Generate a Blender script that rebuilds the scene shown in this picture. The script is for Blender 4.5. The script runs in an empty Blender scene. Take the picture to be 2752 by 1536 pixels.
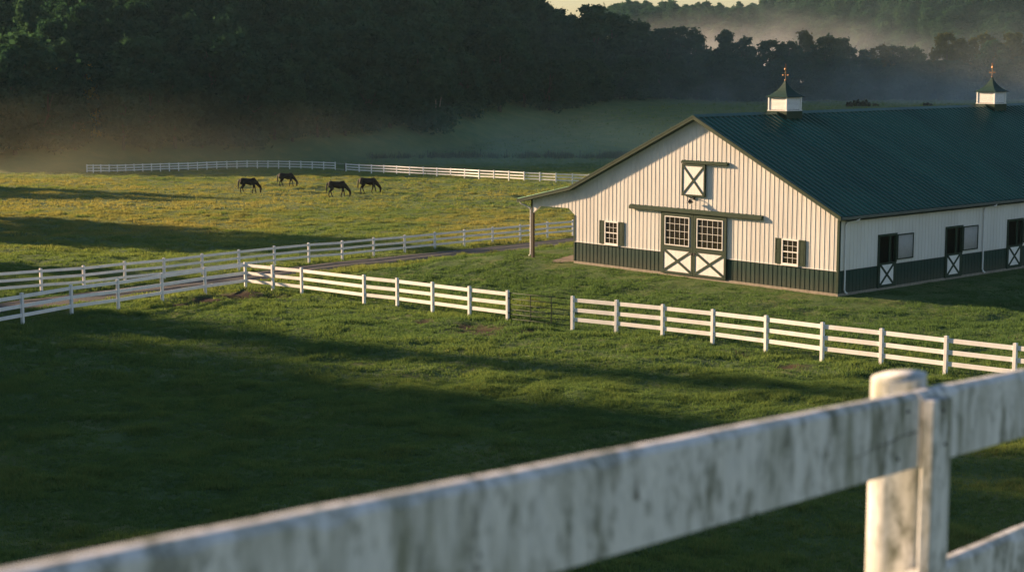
import bpy, bmesh, math, random
import numpy as np
from mathutils import Vector, Matrix
random.seed(7); RNG = np.random.default_rng(11)
SC = bpy.context.scene
COL = SC.collection
PI = math.pi; R = math.radians

# ------------------------------------------------------------------ camera constants
FPX, PITCH, HC = 4572.76, 7.707, 11.371          # focal length in pixels of a 2752 px wide picture
def unproject(u, v):                              # direction of a picture ray, forward component about 1
    t = R(PITCH); X = (u - 1376) / FPX; V = (v - 768) / FPX
    return np.array([X, math.cos(t) - V * math.sin(t), -math.sin(t) - V * math.cos(t)])
SUN_AZ, SUN_EL = -60.5, 14.0                      # heading left of the view axis (+Y), elevation
SUNV = Vector((math.sin(R(SUN_AZ)) * math.cos(R(SUN_EL)), math.cos(R(SUN_AZ)) * math.cos(R(SUN_EL)), math.sin(R(SUN_EL))))

# ------------------------------------------------------------------ noise
def _hash(ix, iy, s):
    h = (ix.astype(np.int64) * 374761393 + iy.astype(np.int64) * 668265263 + s * 1274126177) & 0xFFFFFFFF
    h = ((h ^ (h >> 13)) * 1274126177) & 0xFFFFFFFF
    return ((h ^ (h >> 16)) & 0xFFFFFF) / float(0xFFFFFF)
def vnoise(x, y, s=0):
    x = np.asarray(x, float); y = np.asarray(y, float)
    ix = np.floor(x); iy = np.floor(y); fx = x - ix; fy = y - iy
    fx = fx * fx * fx * (fx * (fx * 6 - 15) + 10); fy = fy * fy * fy * (fy * (fy * 6 - 15) + 10)
    a = _hash(ix, iy, s); b = _hash(ix + 1, iy, s); c = _hash(ix, iy + 1, s); d = _hash(ix + 1, iy + 1, s)
    return (a + (b - a) * fx) * (1 - fy) + (c + (d - c) * fx) * fy
def fbm(x, y, s=0, o=4):
    t = 0; amp = .5
    for k in range(o):
        t = t + amp * vnoise(np.asarray(x) * 2 ** k + 17.3 * k, np.asarray(y) * 2 ** k - 9.1 * k, s + k); amp *= .5
    return t / (1 - .5 ** o)
def sstep(a, b, x):
    t = np.clip((np.asarray(x, float) - a) / (b - a), 0, 1); return t * t * (3 - 2 * t)

# ------------------------------------------------------------------ barn frame
YAW = R(42.302); BO = np.array([15.606, 80.751])
AX = np.array([-math.sin(YAW), math.cos(YAW)]); BX = np.array([math.cos(YAW), math.sin(YAW)])
def to_ab(x, y):
    dx = np.asarray(x) - BO[0]; dy = np.asarray(y) - BO[1]
    return dx * AX[0] + dy * AX[1], dx * BX[0] + dy * BX[1]
def barn_world(a, b, z): 
    p = BO + AX * a + BX * b; return (p[0], p[1], z)

# ------------------------------------------------------------------ ground shape
_ty = np.arange(-300., 2600., 1.)
_tz = np.interp(_ty, [-300, 20, 35, 60, 75, 95, 115, 140, 185, 215, 240, 262, 290, 700, 2600],
                     [.9, .9, .8, .35, -.2, -1.05, -1.85, -2.6, -3.6, -4.2, -5.0, -5.5, -5.6, -5.0, -5.0])
_k = np.exp(-(np.arange(-20, 21) / 8.) ** 2); _k /= _k.sum()
_tz = np.convolve(np.pad(_tz, 20, mode='edge'), _k, mode='valid')
EDGE_X = [-400, -72, -48, -31, -19.5, -6.5, 9, 18, 57, 92, 125, 200, 400]
EDGE_Y = [425, 240, 262, 275, 290, 315, 345, 360, 400, 410, 415, 425, 440]
def forest_edge(x): return np.interp(x, EDGE_X, EDGE_Y)
def hill(x, y):
    e = np.maximum(0, (y - forest_edge(x)) * .82)
    sl = np.interp(x, [-130, -90, -20, 0, 16, 31, 40, 50, 62, 200], [.46, .36, .34, .29, .23, .16, .10, .05, .015, .01])
    cap = np.interp(x, [-150, -60, -28, 0, 16, 31, 40, 50, 62, 300], [120, 104, 88, 50, 23, 11.5, 6.5, 3.0, 1, 1])
    return cap * (1 - np.exp(-sl * e / cap)) * (1 - .75 * sstep(530, 640, y))
def ground(x, y):
    x = np.asarray(x, float); y = np.asarray(y, float)
    z = np.interp(y, _ty, _tz)
    z = z - 1.0 * np.exp(-((x + 66) / 26) ** 2 - ((y - 262) / 18) ** 2)
    z = z + 6.3 * sstep(272, 372, y) * sstep(-34, 34, x - (y - 330) * .08) * (1 - .95 * sstep(430, 520, y))
    z = z + hill(x, y)
    # distant ridge
    far = sstep(720, 1080, y) * (28.5 + 32 * sstep(145, 235, x) + 8 * (fbm(x / 110, y / 300, 5, 2) - .5))
    z = z + far
    z = z + 1.0 * (fbm(x / 45, y / 45, 3, 2) - .5) * sstep(60, 110, y) * (1 - sstep(380, 430, y)) * .8
    # knoll the photographer stands on
    z = z + 8.5 * np.exp(-(x * x + (y + 1) ** 2) / 14. ** 2)
    # level pad of the barn
    a, b = to_ab(x, y)
    d = np.hypot(np.maximum(np.maximum(-1 - a, a - 22.6), 0), np.maximum(np.maximum(-1.2 - b, b - 43), 0))
    w = 1 - sstep(0, 10, d)
    return z * (1 - w) + (-.07) * w
def g1(x, y): return float(ground(np.array([x]), np.array([y]))[0])
def at_ground(u, v):
    d = unproject(u, v); t = 30.
    while t < 900:
        p = d * t
        if HC + p[2] <= g1(p[0], p[1]): break
        t += .5
    lo, hi = t - .5, t
    for _ in range(18):
        m = (lo + hi) / 2; p = d * m
        if HC + p[2] <= g1(p[0], p[1]): hi = m
        else: lo = m
    p = d * hi
    return (p[0], p[1], HC + p[2])
def at_depth(u, v, D): 
    d = unproject(u, v); p = d * (D / d[1]); return (p[0], p[1], HC + p[2])

# lane centre line
LANE = [at_ground(u, v)[:2] for u, v in ((-330, 872), (0, 826), (220, 800), (440, 773), (660, 746), (900, 713), (1120, 690), (1380, 664), (1545, 646))]
_d = np.array(LANE[-1]) - np.array(LANE[-2]); _d /= np.linalg.norm(_d)
LANE = [tuple(np.array(LANE[0]) + (np.array(LANE[0]) - np.array(LANE[1])) * 1.5)] + LANE + [tuple(np.array(LANE[-1]) + _d * k) for k in (15, 40, 80)]
LANE = np.array(LANE)
def seg_dist(x, y, pts):
    best = np.full(np.shape(x), 1e9)
    for (x0, y0), (x1, y1) in zip(pts[:-1], pts[1:]):
        dx, dy = x1 - x0, y1 - y0; L = dx * dx + dy * dy
        t = np.clip(((x - x0) * dx + (y - y0) * dy) / L, 0, 1)
        best = np.minimum(best, np.hypot(x - x0 - t * dx, y - y0 - t * dy))
    return best
SOIL = []
for u, v, r in ((640, 793, 2.6), (690, 800, 2.0), (560, 806, 1.6), (480, 818, 1.2), (1330, 890, 1.7), (1290, 884, 1.5), (1410, 893, 1.3), (1250, 876, .8), (1150, 862, .8), (1990, 950, .8), (2130, 985, .9)):
    p = at_ground(u, v); SOIL.append((p[0], p[1], r))
def soil(x, y):
    s = np.zeros(np.shape(x))
    for sx, sy, r in SOIL:
        s = np.maximum(s, 1 - np.hypot((x - sx), (y - sy) * .8) / r)
    return np.clip(s * 1.15 + (fbm(np.asarray(x) / .8, np.asarray(y) / .8, 31, 3) - .5) * 1.4 * (s > 0), 0, 1)
def micro(x, y):
    """tussocks and trodden hollows of the pasture"""
    dl = seg_dist(x, y, LANE)
    a, b = to_ab(x, y)
    keep = sstep(1.5, 2.6, dl) * (1 - ((a > -.6) & (a < 22.5) & (b > -.5) & (b < 43)))
    n = (.32 + .34 * sstep(90, 140, y) * (1 - .5 * sstep(180, 230, y))) * (fbm(x / 2.6, y / 2.6, 41, 3) - .5) + .17 * (fbm(x / .8, y / .8, 47, 2) - .5)
    m = n * keep * (1 - .6 * (1 - sstep(0, 5, np.maximum(np.maximum(-b, -a), 0)) ) * (b < 43))
    return m - .05 * soil(x, y)

# ------------------------------------------------------------------ mesh helpers
class MB:
    def __init__(s): s.v = []; s.f = []
    def add(s, vs, fs):
        o = len(s.v); s.v += [tuple(map(float, p)) for p in vs]; s.f += [tuple(i + o for i in f) for f in fs]; return s
    def box(s, x0, x1, y0, y1, z0, z1):
        return s.add([(x0, y0, z0), (x1, y0, z0), (x1, y1, z0), (x0, y1, z0), (x0, y0, z1), (x1, y0, z1), (x1, y1, z1), (x0, y1, z1)],
                     [(0, 3, 2, 1), (4, 5, 6, 7), (0, 1, 5, 4), (1, 2, 6, 5), (2, 3, 7, 6), (3, 0, 4, 7)])
    def bar(s, p0, p1, side, w, h):                # beam p0-p1; w measured along 'side', h perpendicular to both
        p0, p1 = Vector(p0), Vector(p1); d = (p1 - p0).normalized(); sd = Vector(side); sd = (sd - d * sd.dot(d)).normalized(); up = d.cross(sd)
        vs = []
        for p in (p0, p1):
            for a, b in ((-1, -1), (1, -1), (1, 1), (-1, 1)): vs.append(p + sd * a * w / 2 + up * b * h / 2)
        return s.add(vs, [(0, 3, 2, 1), (4, 5, 6, 7), (0, 1, 5, 4), (1, 2, 6, 5), (2, 3, 7, 6), (3, 0, 4, 7)])
    def tube(s, pts, rads, n=8, sy=1., cap=True):
        pts = [Vector(p) for p in pts]; vs = []; fs = []
        if not hasattr(rads, '__len__'): rads = [rads] * len(pts)
        ref = Vector((0, 1, 0.013))
        for i, p in enumerate(pts):
            d = (pts[min(i + 1, len(pts) - 1)] - pts[max(i - 1, 0)]).normalized()
            u = ref - d * ref.dot(d)
            if u.length < .05: u = Vector((1, 0, 0)) - d * d.x
            u.normalize(); w = d.cross(u)
            for k in range(n):
                an = 2 * PI * k / n; vs.append(p + (u * math.cos(an) * sy + w * math.sin(an)) * rads[i])
        for i in range(len(pts) - 1):
            for k in range(n):
                fs.append((i * n + k, i * n + (k + 1) % n, (i + 1) * n + (k + 1) % n, (i + 1) * n + k))
        if cap: fs.append(tuple(range(n))[::-1]); fs.append(tuple(range((len(pts) - 1) * n, len(pts) * n)))
        return s.add(vs, fs)
    def ball(s, c, rx, ry, rz, n=12, m=8):
        vs = [(c[0], c[1], c[2] - rz)]; fs = []
        for j in range(1, m):
            t = PI * j / m - PI / 2
            for k in range(n):
                a = 2 * PI * k / n; vs.append((c[0] + rx * math.cos(t) * math.cos(a), c[1] + ry * math.cos(t) * math.sin(a), c[2] + rz * math.sin(t)))
        vs.append((c[0], c[1], c[2] + rz)); L = len(vs) - 1
        for k in range(n): fs.append((0, 1 + (k + 1) % n, 1 + k))
        for j in range(m - 2):
            for k in range(n): fs.append((1 + j * n + k, 1 + j * n + (k + 1) % n, 1 + (j + 1) * n + (k + 1) % n, 1 + (j + 1) * n + k))
        for k in range(n): fs.append((L, 1 + (m - 2) * n + k, 1 + (m - 2) * n + (k + 1) % n))
        return s.add(vs, fs)
    def prism(s, poly, ax, h0, h1):                # polygon (2d) extruded along axis ax (0,1,2)
        n = len(poly); vs = []
        for h in (h0, h1):
            for p, q in poly: vs.append({0: (h, p, q), 1: (p, h, q), 2: (p, q, h)}[ax])
        fs = [tuple(range(n))[::-1], tuple(range(n, 2 * n))] + [(i, (i + 1) % n, n + (i + 1) % n, n + i) for i in range(n)]
        return s.add(vs, fs)
    def mesh(s, name, mat, smooth=False, bevel=0, fix=True):
        me = bpy.data.meshes.new(name); me.from_pydata(s.v, [], s.f)
        if fix or bevel:
            bm = bmesh.new(); bm.from_mesh(me)
            if fix: bmesh.ops.recalc_face_normals(bm, faces=bm.faces)
            if bevel: bmesh.ops.bevel(bm, geom=[e for e in bm.edges if len(e.link_faces) == 2 and e.calc_face_angle(0) > .6], offset=bevel, segments=1, affect='EDGES')
            bm.to_mesh(me); bm.free()
        me.materials.append(mat)
        if smooth: me.shade_smooth()
        return me
    def build(s, name, mat, parent=None, **k):
        return link(name, s.mesh(name, mat, **k), parent)
def link(name, data, parent=None, loc=(0, 0, 0), rz=0, sc=None):
    o = bpy.data.objects.new(name, data); COL.objects.link(o); o.parent = parent
    o.location = loc; o.rotation_euler = (0, 0, rz)
    if sc: o.scale = sc
    return o
def tag(o, label=None, cat=None, group=None, kind=None):
    if label: o['label'] = label
    if cat: o['category'] = cat
    if group: o['group'] = group
    if kind: o['kind'] = kind
    return o
def empty(name, loc=(0, 0, 0), rz=0, **k):
    o = link(name, None, None, loc, rz); o.empty_display_size = .2; return tag(o, **k)
def np_mesh(name, verts, faces_flat, per, mat, attrs=None, smooth=False):
    me = bpy.data.meshes.new(name); nf = len(faces_flat) // per
    me.vertices.add(len(verts)); me.vertices.foreach_set('co', np.asarray(verts, np.float32).ravel())
    me.loops.add(len(faces_flat)); me.loops.foreach_set('vertex_index', np.asarray(faces_flat, np.int32))
    me.polygons.add(nf); me.polygons.foreach_set('loop_start', np.arange(0, nf * per, per, dtype=np.int32))
    me.update(calc_edges=True); me.validate()
    for k, a in (attrs or {}).items():
        at = me.attributes.new(k, 'FLOAT', 'POINT'); at.data.foreach_set('value', np.asarray(a, np.float32))
    if smooth: me.shade_smooth()
    me.materials.append(mat); return me

# ------------------------------------------------------------------ materials
def nodes(name):
    m = bpy.data.materials.new(name); m.use_nodes = True; nt = m.node_tree
    for n in list(nt.nodes):
        if n.type != 'OUTPUT_MATERIAL': nt.nodes.remove(n)
    return m, nt, [n for n in nt.nodes if n.type == 'OUTPUT_MATERIAL'][0]
def N(nt, t, **k):
    n = nt.nodes.new(t)
    for a, b in k.items(): setattr(n, a, b)
    return n
def ramp(nt, fac, stops):
    r = N(nt, 'ShaderNodeValToRGB'); e = r.color_ramp.elements
    while len(e) > 1: e.remove(e[-1])
    e[0].position = stops[0][0]; e[0].color = (*stops[0][1], 1)
    for p, c in stops[1:]:
        q = e.new(p); q.color = (*c, 1)
    nt.links.new(fac, r.inputs[0]); return r.outputs[0]
def tex(nt, scale, detail=4, rough=.55, stretch=None, src='Object'):
    tc = N(nt, 'ShaderNodeTexCoord'); n = N(nt, 'ShaderNodeTexNoise'); n.inputs['Scale'].default_value = scale
    n.inputs['Detail'].default_value = detail; n.inputs['Roughness'].default_value = rough
    if stretch:
        mp = N(nt, 'ShaderNodeMapping'); mp.inputs['Scale'].default_value = stretch
        nt.links.new(tc.outputs[src], mp.inputs[0]); nt.links.new(mp.outputs[0], n.inputs['Vector'])
    else: nt.links.new(tc.outputs[src], n.inputs['Vector'])
    return n.outputs['Fac']
def mix(nt, fac, a, b, blend='MIX'):
    m = N(nt, 'ShaderNodeMix', data_type='RGBA', blend_type=blend)
    if isinstance(fac, (int, float)): m.inputs[0].default_value = fac
    else: nt.links.new(fac, m.inputs[0])
    for s, q in ((6, a), (7, b)):
        if isinstance(q, tuple): m.inputs[s].default_value = (*q, 1)
        else: nt.links.new(q, m.inputs[s])
    return m.outputs[2]
def bump(nt, h, strength, dist):
    b = N(nt, 'ShaderNodeBump'); b.inputs['Strength'].default_value = strength; b.inputs['Distance'].default_value = dist
    nt.links.new(h, b.inputs['Height']); return b.outputs[0]
def paint(name, c, c2=None, rough=.5, scale=3., stretch=None, metal=0, bmp=0, spec=.5, splash=None):
    m, nt, out = nodes(name); p = N(nt, 'ShaderNodeBsdfPrincipled')
    c2 = c2 or tuple(x * .8 for x in c)
    f = tex(nt, scale, 5, .6, stretch)
    col = ramp(nt, f, [(.3, c2), (.62, c)])
    if splash:                                     # dried mud and dust thrown up along the foot of the wall
        tc = N(nt, 'ShaderNodeTexCoord'); sp = N(nt, 'ShaderNodeSeparateXYZ'); nt.links.new(tc.outputs['Object'], sp.inputs[0])
        mr = N(nt, 'ShaderNodeMapRange'); mr.inputs[1].default_value = .06; mr.inputs[2].default_value = splash; mr.inputs[3].default_value = .42; mr.inputs[4].default_value = .0; nt.links.new(sp.outputs[2], mr.inputs[0])
        mu = N(nt, 'ShaderNodeMath', operation='MULTIPLY'); nt.links.new(mr.outputs[0], mu.inputs[0]); nt.links.new(tex(nt, 4., 6, .7), mu.inputs[1])
        col = mix(nt, mu.outputs[0], col, (.20, .15, .09))
    nt.links.new(col, p.inputs['Base Color'])
    p.inputs['Roughness'].default_value = rough; p.inputs['Metallic'].default_value = metal
    p.inputs['Specular IOR Level'].default_value = spec
    if bmp: nt.links.new(bump(nt, f, bmp, .01), p.inputs['Normal'])
    nt.links.new(p.outputs[0], out.inputs[0]); return m
M = {}
M['vinyl'] = paint('white_fence_paint', (.86, .85, .83), (.74, .73, .70), .5, 2.2, (1, 1, .5))
M['siding'] = paint('white_metal_siding', (.73, .715, .67), (.63, .61, .565), .5, .8, (1, 1, .3), spec=.3)
M['green_siding'] = paint('dark_green_metal_siding', (.018, .052, .040), (.013, .038, .030), .55, .9, (1, 1, .3), spec=.18, splash=.75)
M['trim'] = paint('dark_green_trim', (.032, .054, .034), (.022, .040, .026), .6, 2., spec=.12)
M['roof'] = paint('dark_green_roof_metal', (.030, .116, .080), (.016, .074, .053), .32, .30, (1, .25, 1), metal=.75, spec=.3)
M['cap'] = paint('dark_green_cupola_metal', (.020, .050, .040), (.014, .038, .031), .6, 2., spec=.15)
M['white'] = paint('white_trim_paint', (.80, .79, .76), (.72, .71, .68), .45, 4.)
M['concrete'] = paint('concrete_footing', (.30, .26, .20), (.20, .17, .13), .9, 5., bmp=.3)
M['wood'] = paint('brown_treated_timber', (.065, .052, .032), (.04, .03, .02), .8, 6., (4, 4, .4), bmp=.3)
M['black'] = paint('black_iron', (.012, .011, .012), (.008, .008, .008), .5, 8.)
M['copper'] = paint('aged_copper', (.34, .20, .10), (.20, .12, .07), .5, 9., metal=.8)
M['gate'] = paint('green_gate_enamel', (.028, .046, .030), (.02, .033, .022), .6, 6., spec=.15)
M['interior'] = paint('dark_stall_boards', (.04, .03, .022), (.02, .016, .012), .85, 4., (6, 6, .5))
M['galv'] = paint('pale_galvanised_metal', (.5, .5, .5), (.38, .38, .38), .4, 4.)
M['gutter'] = paint('grey_green_gutter', (.16, .18, .17), (.10, .12, .11), .5, 4.)
M['coat'] = paint('dark_bay_horse_coat', (.026, .014, .009), (.013, .008, .006), .65, 3., spec=.15)
M['mane'] = paint('black_horse_hair', (.010, .008, .007), (.006, .005, .005), .6, 12.)
M['bark'] = paint('grey_brown_bark', (.06, .045, .033), (.03, .023, .017), .9, 4., (4, 4, .5), bmp=.5)
M['pale_bark'] = paint('pale_bark', (.34, .31, .26), (.2, .18, .15), .85, 4., (3, 3, 1), bmp=.3)
M['gravel'] = paint('stable_gravel', (.20, .15, .11), (.10, .075, .055), .95, 22., bmp=1.)
M['old_post'] = paint('grey_old_post_wood', (.07, .065, .055), (.035, .03, .027), .9, 6.)

def glass():
    m, nt, out = nodes('dark_window_glass'); p = N(nt, 'ShaderNodeBsdfPrincipled')
    p.inputs['Base Color'].default_value = (.022, .019, .012, 1); p.inputs['Roughness'].default_value = .08
    nt.links.new(bump(nt, tex(nt, 1.5, 2), .12, .05), p.inputs['Normal'])
    nt.links.new(p.outputs[0], out.inputs[0]); return m
M['glass'] = glass()
def lane_mat():
    m, nt, out = nodes('worn_lane_surface'); p = N(nt, 'ShaderNodeBsdfPrincipled')
    c = ramp(nt, tex(nt, .7, 6, .7), [(.3, (.018, .018, .019)), (.5, (.030, .029, .028)), (.7, (.050, .046, .040))])
    at = N(nt, 'ShaderNodeAttribute', attribute_name='edge')
    c = mix(nt, at.outputs['Fac'], c, (.075, .062, .042))
    nt.links.new(c, p.inputs['Base Color']); p.inputs['Roughness'].default_value = .9
    nt.links.new(bump(nt, tex(nt, 12, 4), .6, .03), p.inputs['Normal'])
    nt.links.new(p.outputs[0], out.inputs[0]); return m
M['lane'] = lane_mat()
GR_D, GR_M, GR_L = (.086, .158, .066), (.150, .218, .076), (.280, .272, .100)
def turf_mat():
    m, nt, out = nodes('turf_soil_and_short_grass'); p = N(nt, 'ShaderNodeBsdfPrincipled')
    dk = lambda q: tuple(.62 * t for t in q)          # turf darkened: self-shadow between the blades put into its colour
    c = ramp(nt, tex(nt, .35, 8, .65), [(.28, dk(GR_D)), (.5, dk(GR_M)), (.72, dk(GR_L))])
    c = mix(nt, tex(nt, .06, 3), c, mix(nt, .5, c, dk(GR_M)))
    at = N(nt, 'ShaderNodeAttribute', attribute_name='soil')
    c = mix(nt, at.outputs['Fac'], c, ramp(nt, tex(nt, 3, 5), [(.3, (.028, .018, .012)), (.7, (.062, .040, .024))]))
    nt.links.new(c, p.inputs['Base Color']); p.inputs['Roughness'].default_value = .95; p.inputs['Specular IOR Level'].default_value = .1
    nt.links.new(bump(nt, tex(nt, 5, 6, .7), .8, .12), p.inputs['Normal'])
    nt.links.new(p.outputs[0], out.inputs[0]); return m
M['turf'] = turf_mat()
def leafy(name, stops, trans=.45, attr=None, noise=.5, obj_rand=0.):
    m, nt, out = nodes(name)
    if attr:
        a = N(nt, 'ShaderNodeAttribute', attribute_name=attr); f = a.outputs['Fac']
    else:
        f = tex(nt, noise, 3, .6)
    if obj_rand:
        oi = N(nt, 'ShaderNodeObjectInfo'); ma = N(nt, 'ShaderNodeMath', operation='MULTIPLY_ADD'); ma.inputs[1].default_value = obj_rand; ma.inputs[2].default_value = -obj_rand / 2
        nt.links.new(oi.outputs['Random'], ma.inputs[0]); ad = N(nt, 'ShaderNodeMath', operation='ADD', use_clamp=True)
        nt.links.new(ma.outputs[0], ad.inputs[0]); nt.links.new(f, ad.inputs[1]); f = ad.outputs[0]
    c = ramp(nt, f, stops)
    d = N(nt, 'ShaderNodeBsdfDiffuse'); t = N(nt, 'ShaderNodeBsdfTranslucent'); mx = N(nt, 'ShaderNodeMixShader'); mx.inputs[0].default_value = trans
    nt.links.new(c, d.inputs[0]); nt.links.new(mix(nt, 1., c, (1.05, 1.0, .6), 'MULTIPLY'), t.inputs[0])
    nt.links.new(d.outputs[0], mx.inputs[1]); nt.links.new(t.outputs[0], mx.inputs[2]); nt.links.new(mx.outputs[0], out.inputs[0]); return m
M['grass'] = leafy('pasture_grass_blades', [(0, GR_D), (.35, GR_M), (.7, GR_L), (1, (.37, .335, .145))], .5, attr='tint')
M['weed'] = leafy('dry_brown_weeds', [(0, (.035, .032, .02)), (.6, (.07, .06, .035)), (1, (.11, .09, .05))], .3, attr='tint')
M['leaf'] = leafy('broadleaf_foliage', [(.2, (.012, .040, .029)), (.5, (.026, .070, .046)), (.8, (.046, .098, .054))], .5, noise=.25, obj_rand=.35)
M['leaf_olive'] = leafy('olive_foliage', [(.2, (.035, .045, .014)), (.5, (.062, .072, .022)), (.8, (.10, .10, .032))], .4, noise=.35, obj_rand=.2)
M['leaf_sun_painted'] = leafy('sun_painted_foliage', [(.2, (.26, .20, .05)), (.5, (.40, .31, .08)), (.8, (.55, .42, .12))], .45, noise=.4)  # bright gold stands in for sun on shaded treetops
M['shrub'] = leafy('brown_shrub_foliage', [(.2, (.022, .016, .010)), (.5, (.040, .028, .016)), (.8, (.06, .042, .022))], .25, noise=1.2)

# ------------------------------------------------------------------ terrain sheet
def spaced(lo, dense0, dense1, hi, step, grow):
    mid = list(np.arange(dense0, dense1 + 1e-6, step)); a = []; s = step; p = dense0
    while p > lo: s *= grow; p -= s; a.append(p)
    b = []; s = step; p = mid[-1]
    while p < hi: s *= grow; p += s; b.append(p)
    return np.array(a[::-1] + mid + b)
xs = spaced(-680, -40, 42, 680, .26, 1.035)
y_near = np.arange(26, 120, .28); y2 = []; p = y_near[-1]; s = .28
while p < 460: s = min(s * 1.012, 4.); p += s; y2.append(p)
while p < 1460: s *= 1.04; p += s; y2.append(p)
y0 = []; p = 26; s = .28
while p > -140: s = s * 1.04 if p < -12 else min(s * 1.03, 1.); p -= s; y0.append(p)
ys = np.concatenate([y0[::-1], y_near, y2])
GX, GY = np.meshgrid(xs, ys)
GZ = ground(GX, GY) + np.where((np.abs(GX) < 90) & (GY < 330) & (GY > 12), micro(GX, GY), 0)
nx, ny = len(xs), len(ys)
idx = np.arange(nx * ny).reshape(ny, nx)
quads = np.stack([idx[:-1, :-1], idx[:-1, 1:], idx[1:, 1:], idx[1:, :-1]], -1).reshape(-1)
SO = soil(GX, GY)
me = np_mesh('pasture_ground', np.stack([GX.ravel(), GY.ravel(), GZ.ravel()], 1), quads, 4, M['turf'], {'soil': SO.ravel()}, smooth=True)
tag(link('pasture_ground', me), kind='structure')

# lane strip
def lane_strip():
    # resample
    P = [LANE[0]]
    for a, b in zip(LANE[:-1], LANE[1:]):
        n = max(1, int(np.linalg.norm(b - a) / .6))
        for k in range(1, n + 1): P.append(a + (b - a) * k / n)
    P = np.array(P); k = np.ones(9) / 9
    P = np.stack([np.convolve(np.pad(P[:, i], 4, mode='edge'), k, mode='valid') for i in (0, 1)], 1)
    T = np.gradient(P, axis=0); T /= np.linalg.norm(T, axis=1)[:, None]; Nn = np.stack([-T[:, 1], T[:, 0]], 1)
    ws = np.linspace(-1, 1, 11); vs = []; ed = []
    for i in range(len(P)):
        hw = 1.55 + .25 * (vnoise(i * .35, 3., 9) - .5)
        for w in ws:
            q = P[i] + Nn[i] * w * hw
            vs.append((q[0], q[1], g1(q[0], q[1]) + .05 - .045 * abs(w) ** 4)); ed.append(max(0, abs(w) - .62) / .38 * .9 + max(0, .22 - abs(w)) * 1.2)
    n = len(ws); fs = []
    for i in range(len(P) - 1):
        for j in range(n - 1): fs += [i * n + j, i * n + j + 1, (i + 1) * n + j + 1, (i + 1) * n + j]
    tag(link('lane', np_mesh('lane', np.array(vs), fs, 4, M['lane'], {'edge': ed}, True)), kind='structure')
lane_strip()
# gravel under the lean-to
def gravel_pad():
    rng = random.Random(4); pts = []
    for k in range(40):
        t = 2 * PI * k / 40; rr = 1 + .12 * math.sin(3 * t + 1) + rng.uniform(-.06, .06)
        a = 19.2 + 1.35 * rr * math.cos(t); b = 3.2 + 3.6 * rr * math.sin(t)
        pts.append(barn_world(a, b, -.045))
    c = barn_world(19.2, 3.2, -.03)
    me = bpy.data.meshes.new('gravel_patch'); me.from_pydata([c] + pts, [], [(0, 1 + k, 1 + (k + 1) % 40) for k in range(40)]); me.materials.append(M['gravel'])
    tag(link('gravel_patch', me), kind='structure')
gravel_pad()

# ------------------------------------------------------------------ grass blades (one uncountable mass)
def grass_field():
    V = []; T = []; 
    def band(d0, d1, n, blades, hgt, wid):
        D = np.sqrt(RNG.uniform(d0 * d0, d1 * d1, n)); tx = RNG.uniform(-.37, .37, n) + RNG.uniform(-5, 5, n) / D
        x = D * tx; y = D
        a, b = to_ab(x, y)
        so = soil(x, y); lane = seg_dist(x, y, LANE)
        dens = fbm(x / 1.7, y / 1.7, 61, 3)
        ok = (lane > 1.45 + .3 * vnoise(x * 2, y * 2, 5)) & ~((a > -.05) & (a < 18.1) & (b > -.12) & (b < 42.1)) & (so < RNG.uniform(.2, .85, n)) & (dens > RNG.uniform(.0, .48, n))
        ok &= ~((np.hypot((a - 19.2) / 1.35, (b - 3.2) / 3.6) < .95)) & (y < forest_edge(x) - 3)
        x, y, dens, a, b = x[ok], y[ok], dens[ok], a[ok], b[ok]; n = len(x)
        z = ground(x, y) + micro(x, y) - .02
        lawn = 1 - .55 * (1 - sstep(1.5, 7, np.maximum(np.maximum(-b, -a), np.maximum(a - 22, 0)))) * (y < 110)
        clump = sstep(.42, .75, fbm(x / 1.1, y / 1.1, 67, 2))
        big = fbm(x / 14, y / 14, 71, 3)
        h = hgt * lawn * np.where(y < 95, .62 + .75 * clump, .45 + 1.2 * clump) * RNG.uniform(.7, 1.3, n)
        tint = np.clip(.08 - .09 * (1 - sstep(80, 110, y)) + .25 * sstep(95, 150, y) * (1 - sstep(205, 250, y)) - .32 * (seg_dist(x, y, LANE) < 200) * (b > -11) * (a < 27) * (a > -30) * (y < 125) + .55 * (big - .2) + .25 * (RNG.uniform(0, 1, n) - .5) * np.interp(y, [60, 130], [1, .2]) + (.12 - .34 * sstep(90, 140, y) * sstep(.55, .72, fbm(x / 1.9, y / 1.6, 83, 2))) * clump, 0, 1)  # far pasture: dry tips plus backlit gold put into the blade colour
        for k in range(blades):
            an = RNG.uniform(0, 2 * PI, n); ln = RNG.uniform(.15, .75, n) * h; hh = h * RNG.uniform(.6, 1.1, n)
            ox = RNG.normal(0, .06, n) * (wid / .02) ** .5; oy = RNG.normal(0, .06, n) * (wid / .02) ** .5
            w = wid * RNG.uniform(.6, 1.2, n); pa = RNG.uniform(0, PI, n)
            bx, by = x + ox, y + oy
            p0 = np.stack([bx - np.cos(pa) * w, by - np.sin(pa) * w, z], 1); p1 = np.stack([bx + np.cos(pa) * w, by + np.sin(pa) * w, z], 1)
            p2 = np.stack([bx + np.cos(an) * ln, by + np.sin(an) * ln, z + hh], 1)
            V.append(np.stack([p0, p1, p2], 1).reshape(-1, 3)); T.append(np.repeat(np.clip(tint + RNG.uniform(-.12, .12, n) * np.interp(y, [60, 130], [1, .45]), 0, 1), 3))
    band(27, 58, 170000, 9, .12, .0135)
    band(58, 100, 140000, 7, .15, .022)
    band(100, 160, 170000, 7, .15, .026)
    band(160, 270, 150000, 7, .16, .042)
    band(270, 400, 26000, 4, .25, .09)
    V = np.concatenate(V); T = np.concatenate(T)
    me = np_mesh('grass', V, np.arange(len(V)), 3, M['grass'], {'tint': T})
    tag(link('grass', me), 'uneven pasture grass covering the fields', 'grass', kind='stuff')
grass_field()
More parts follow.
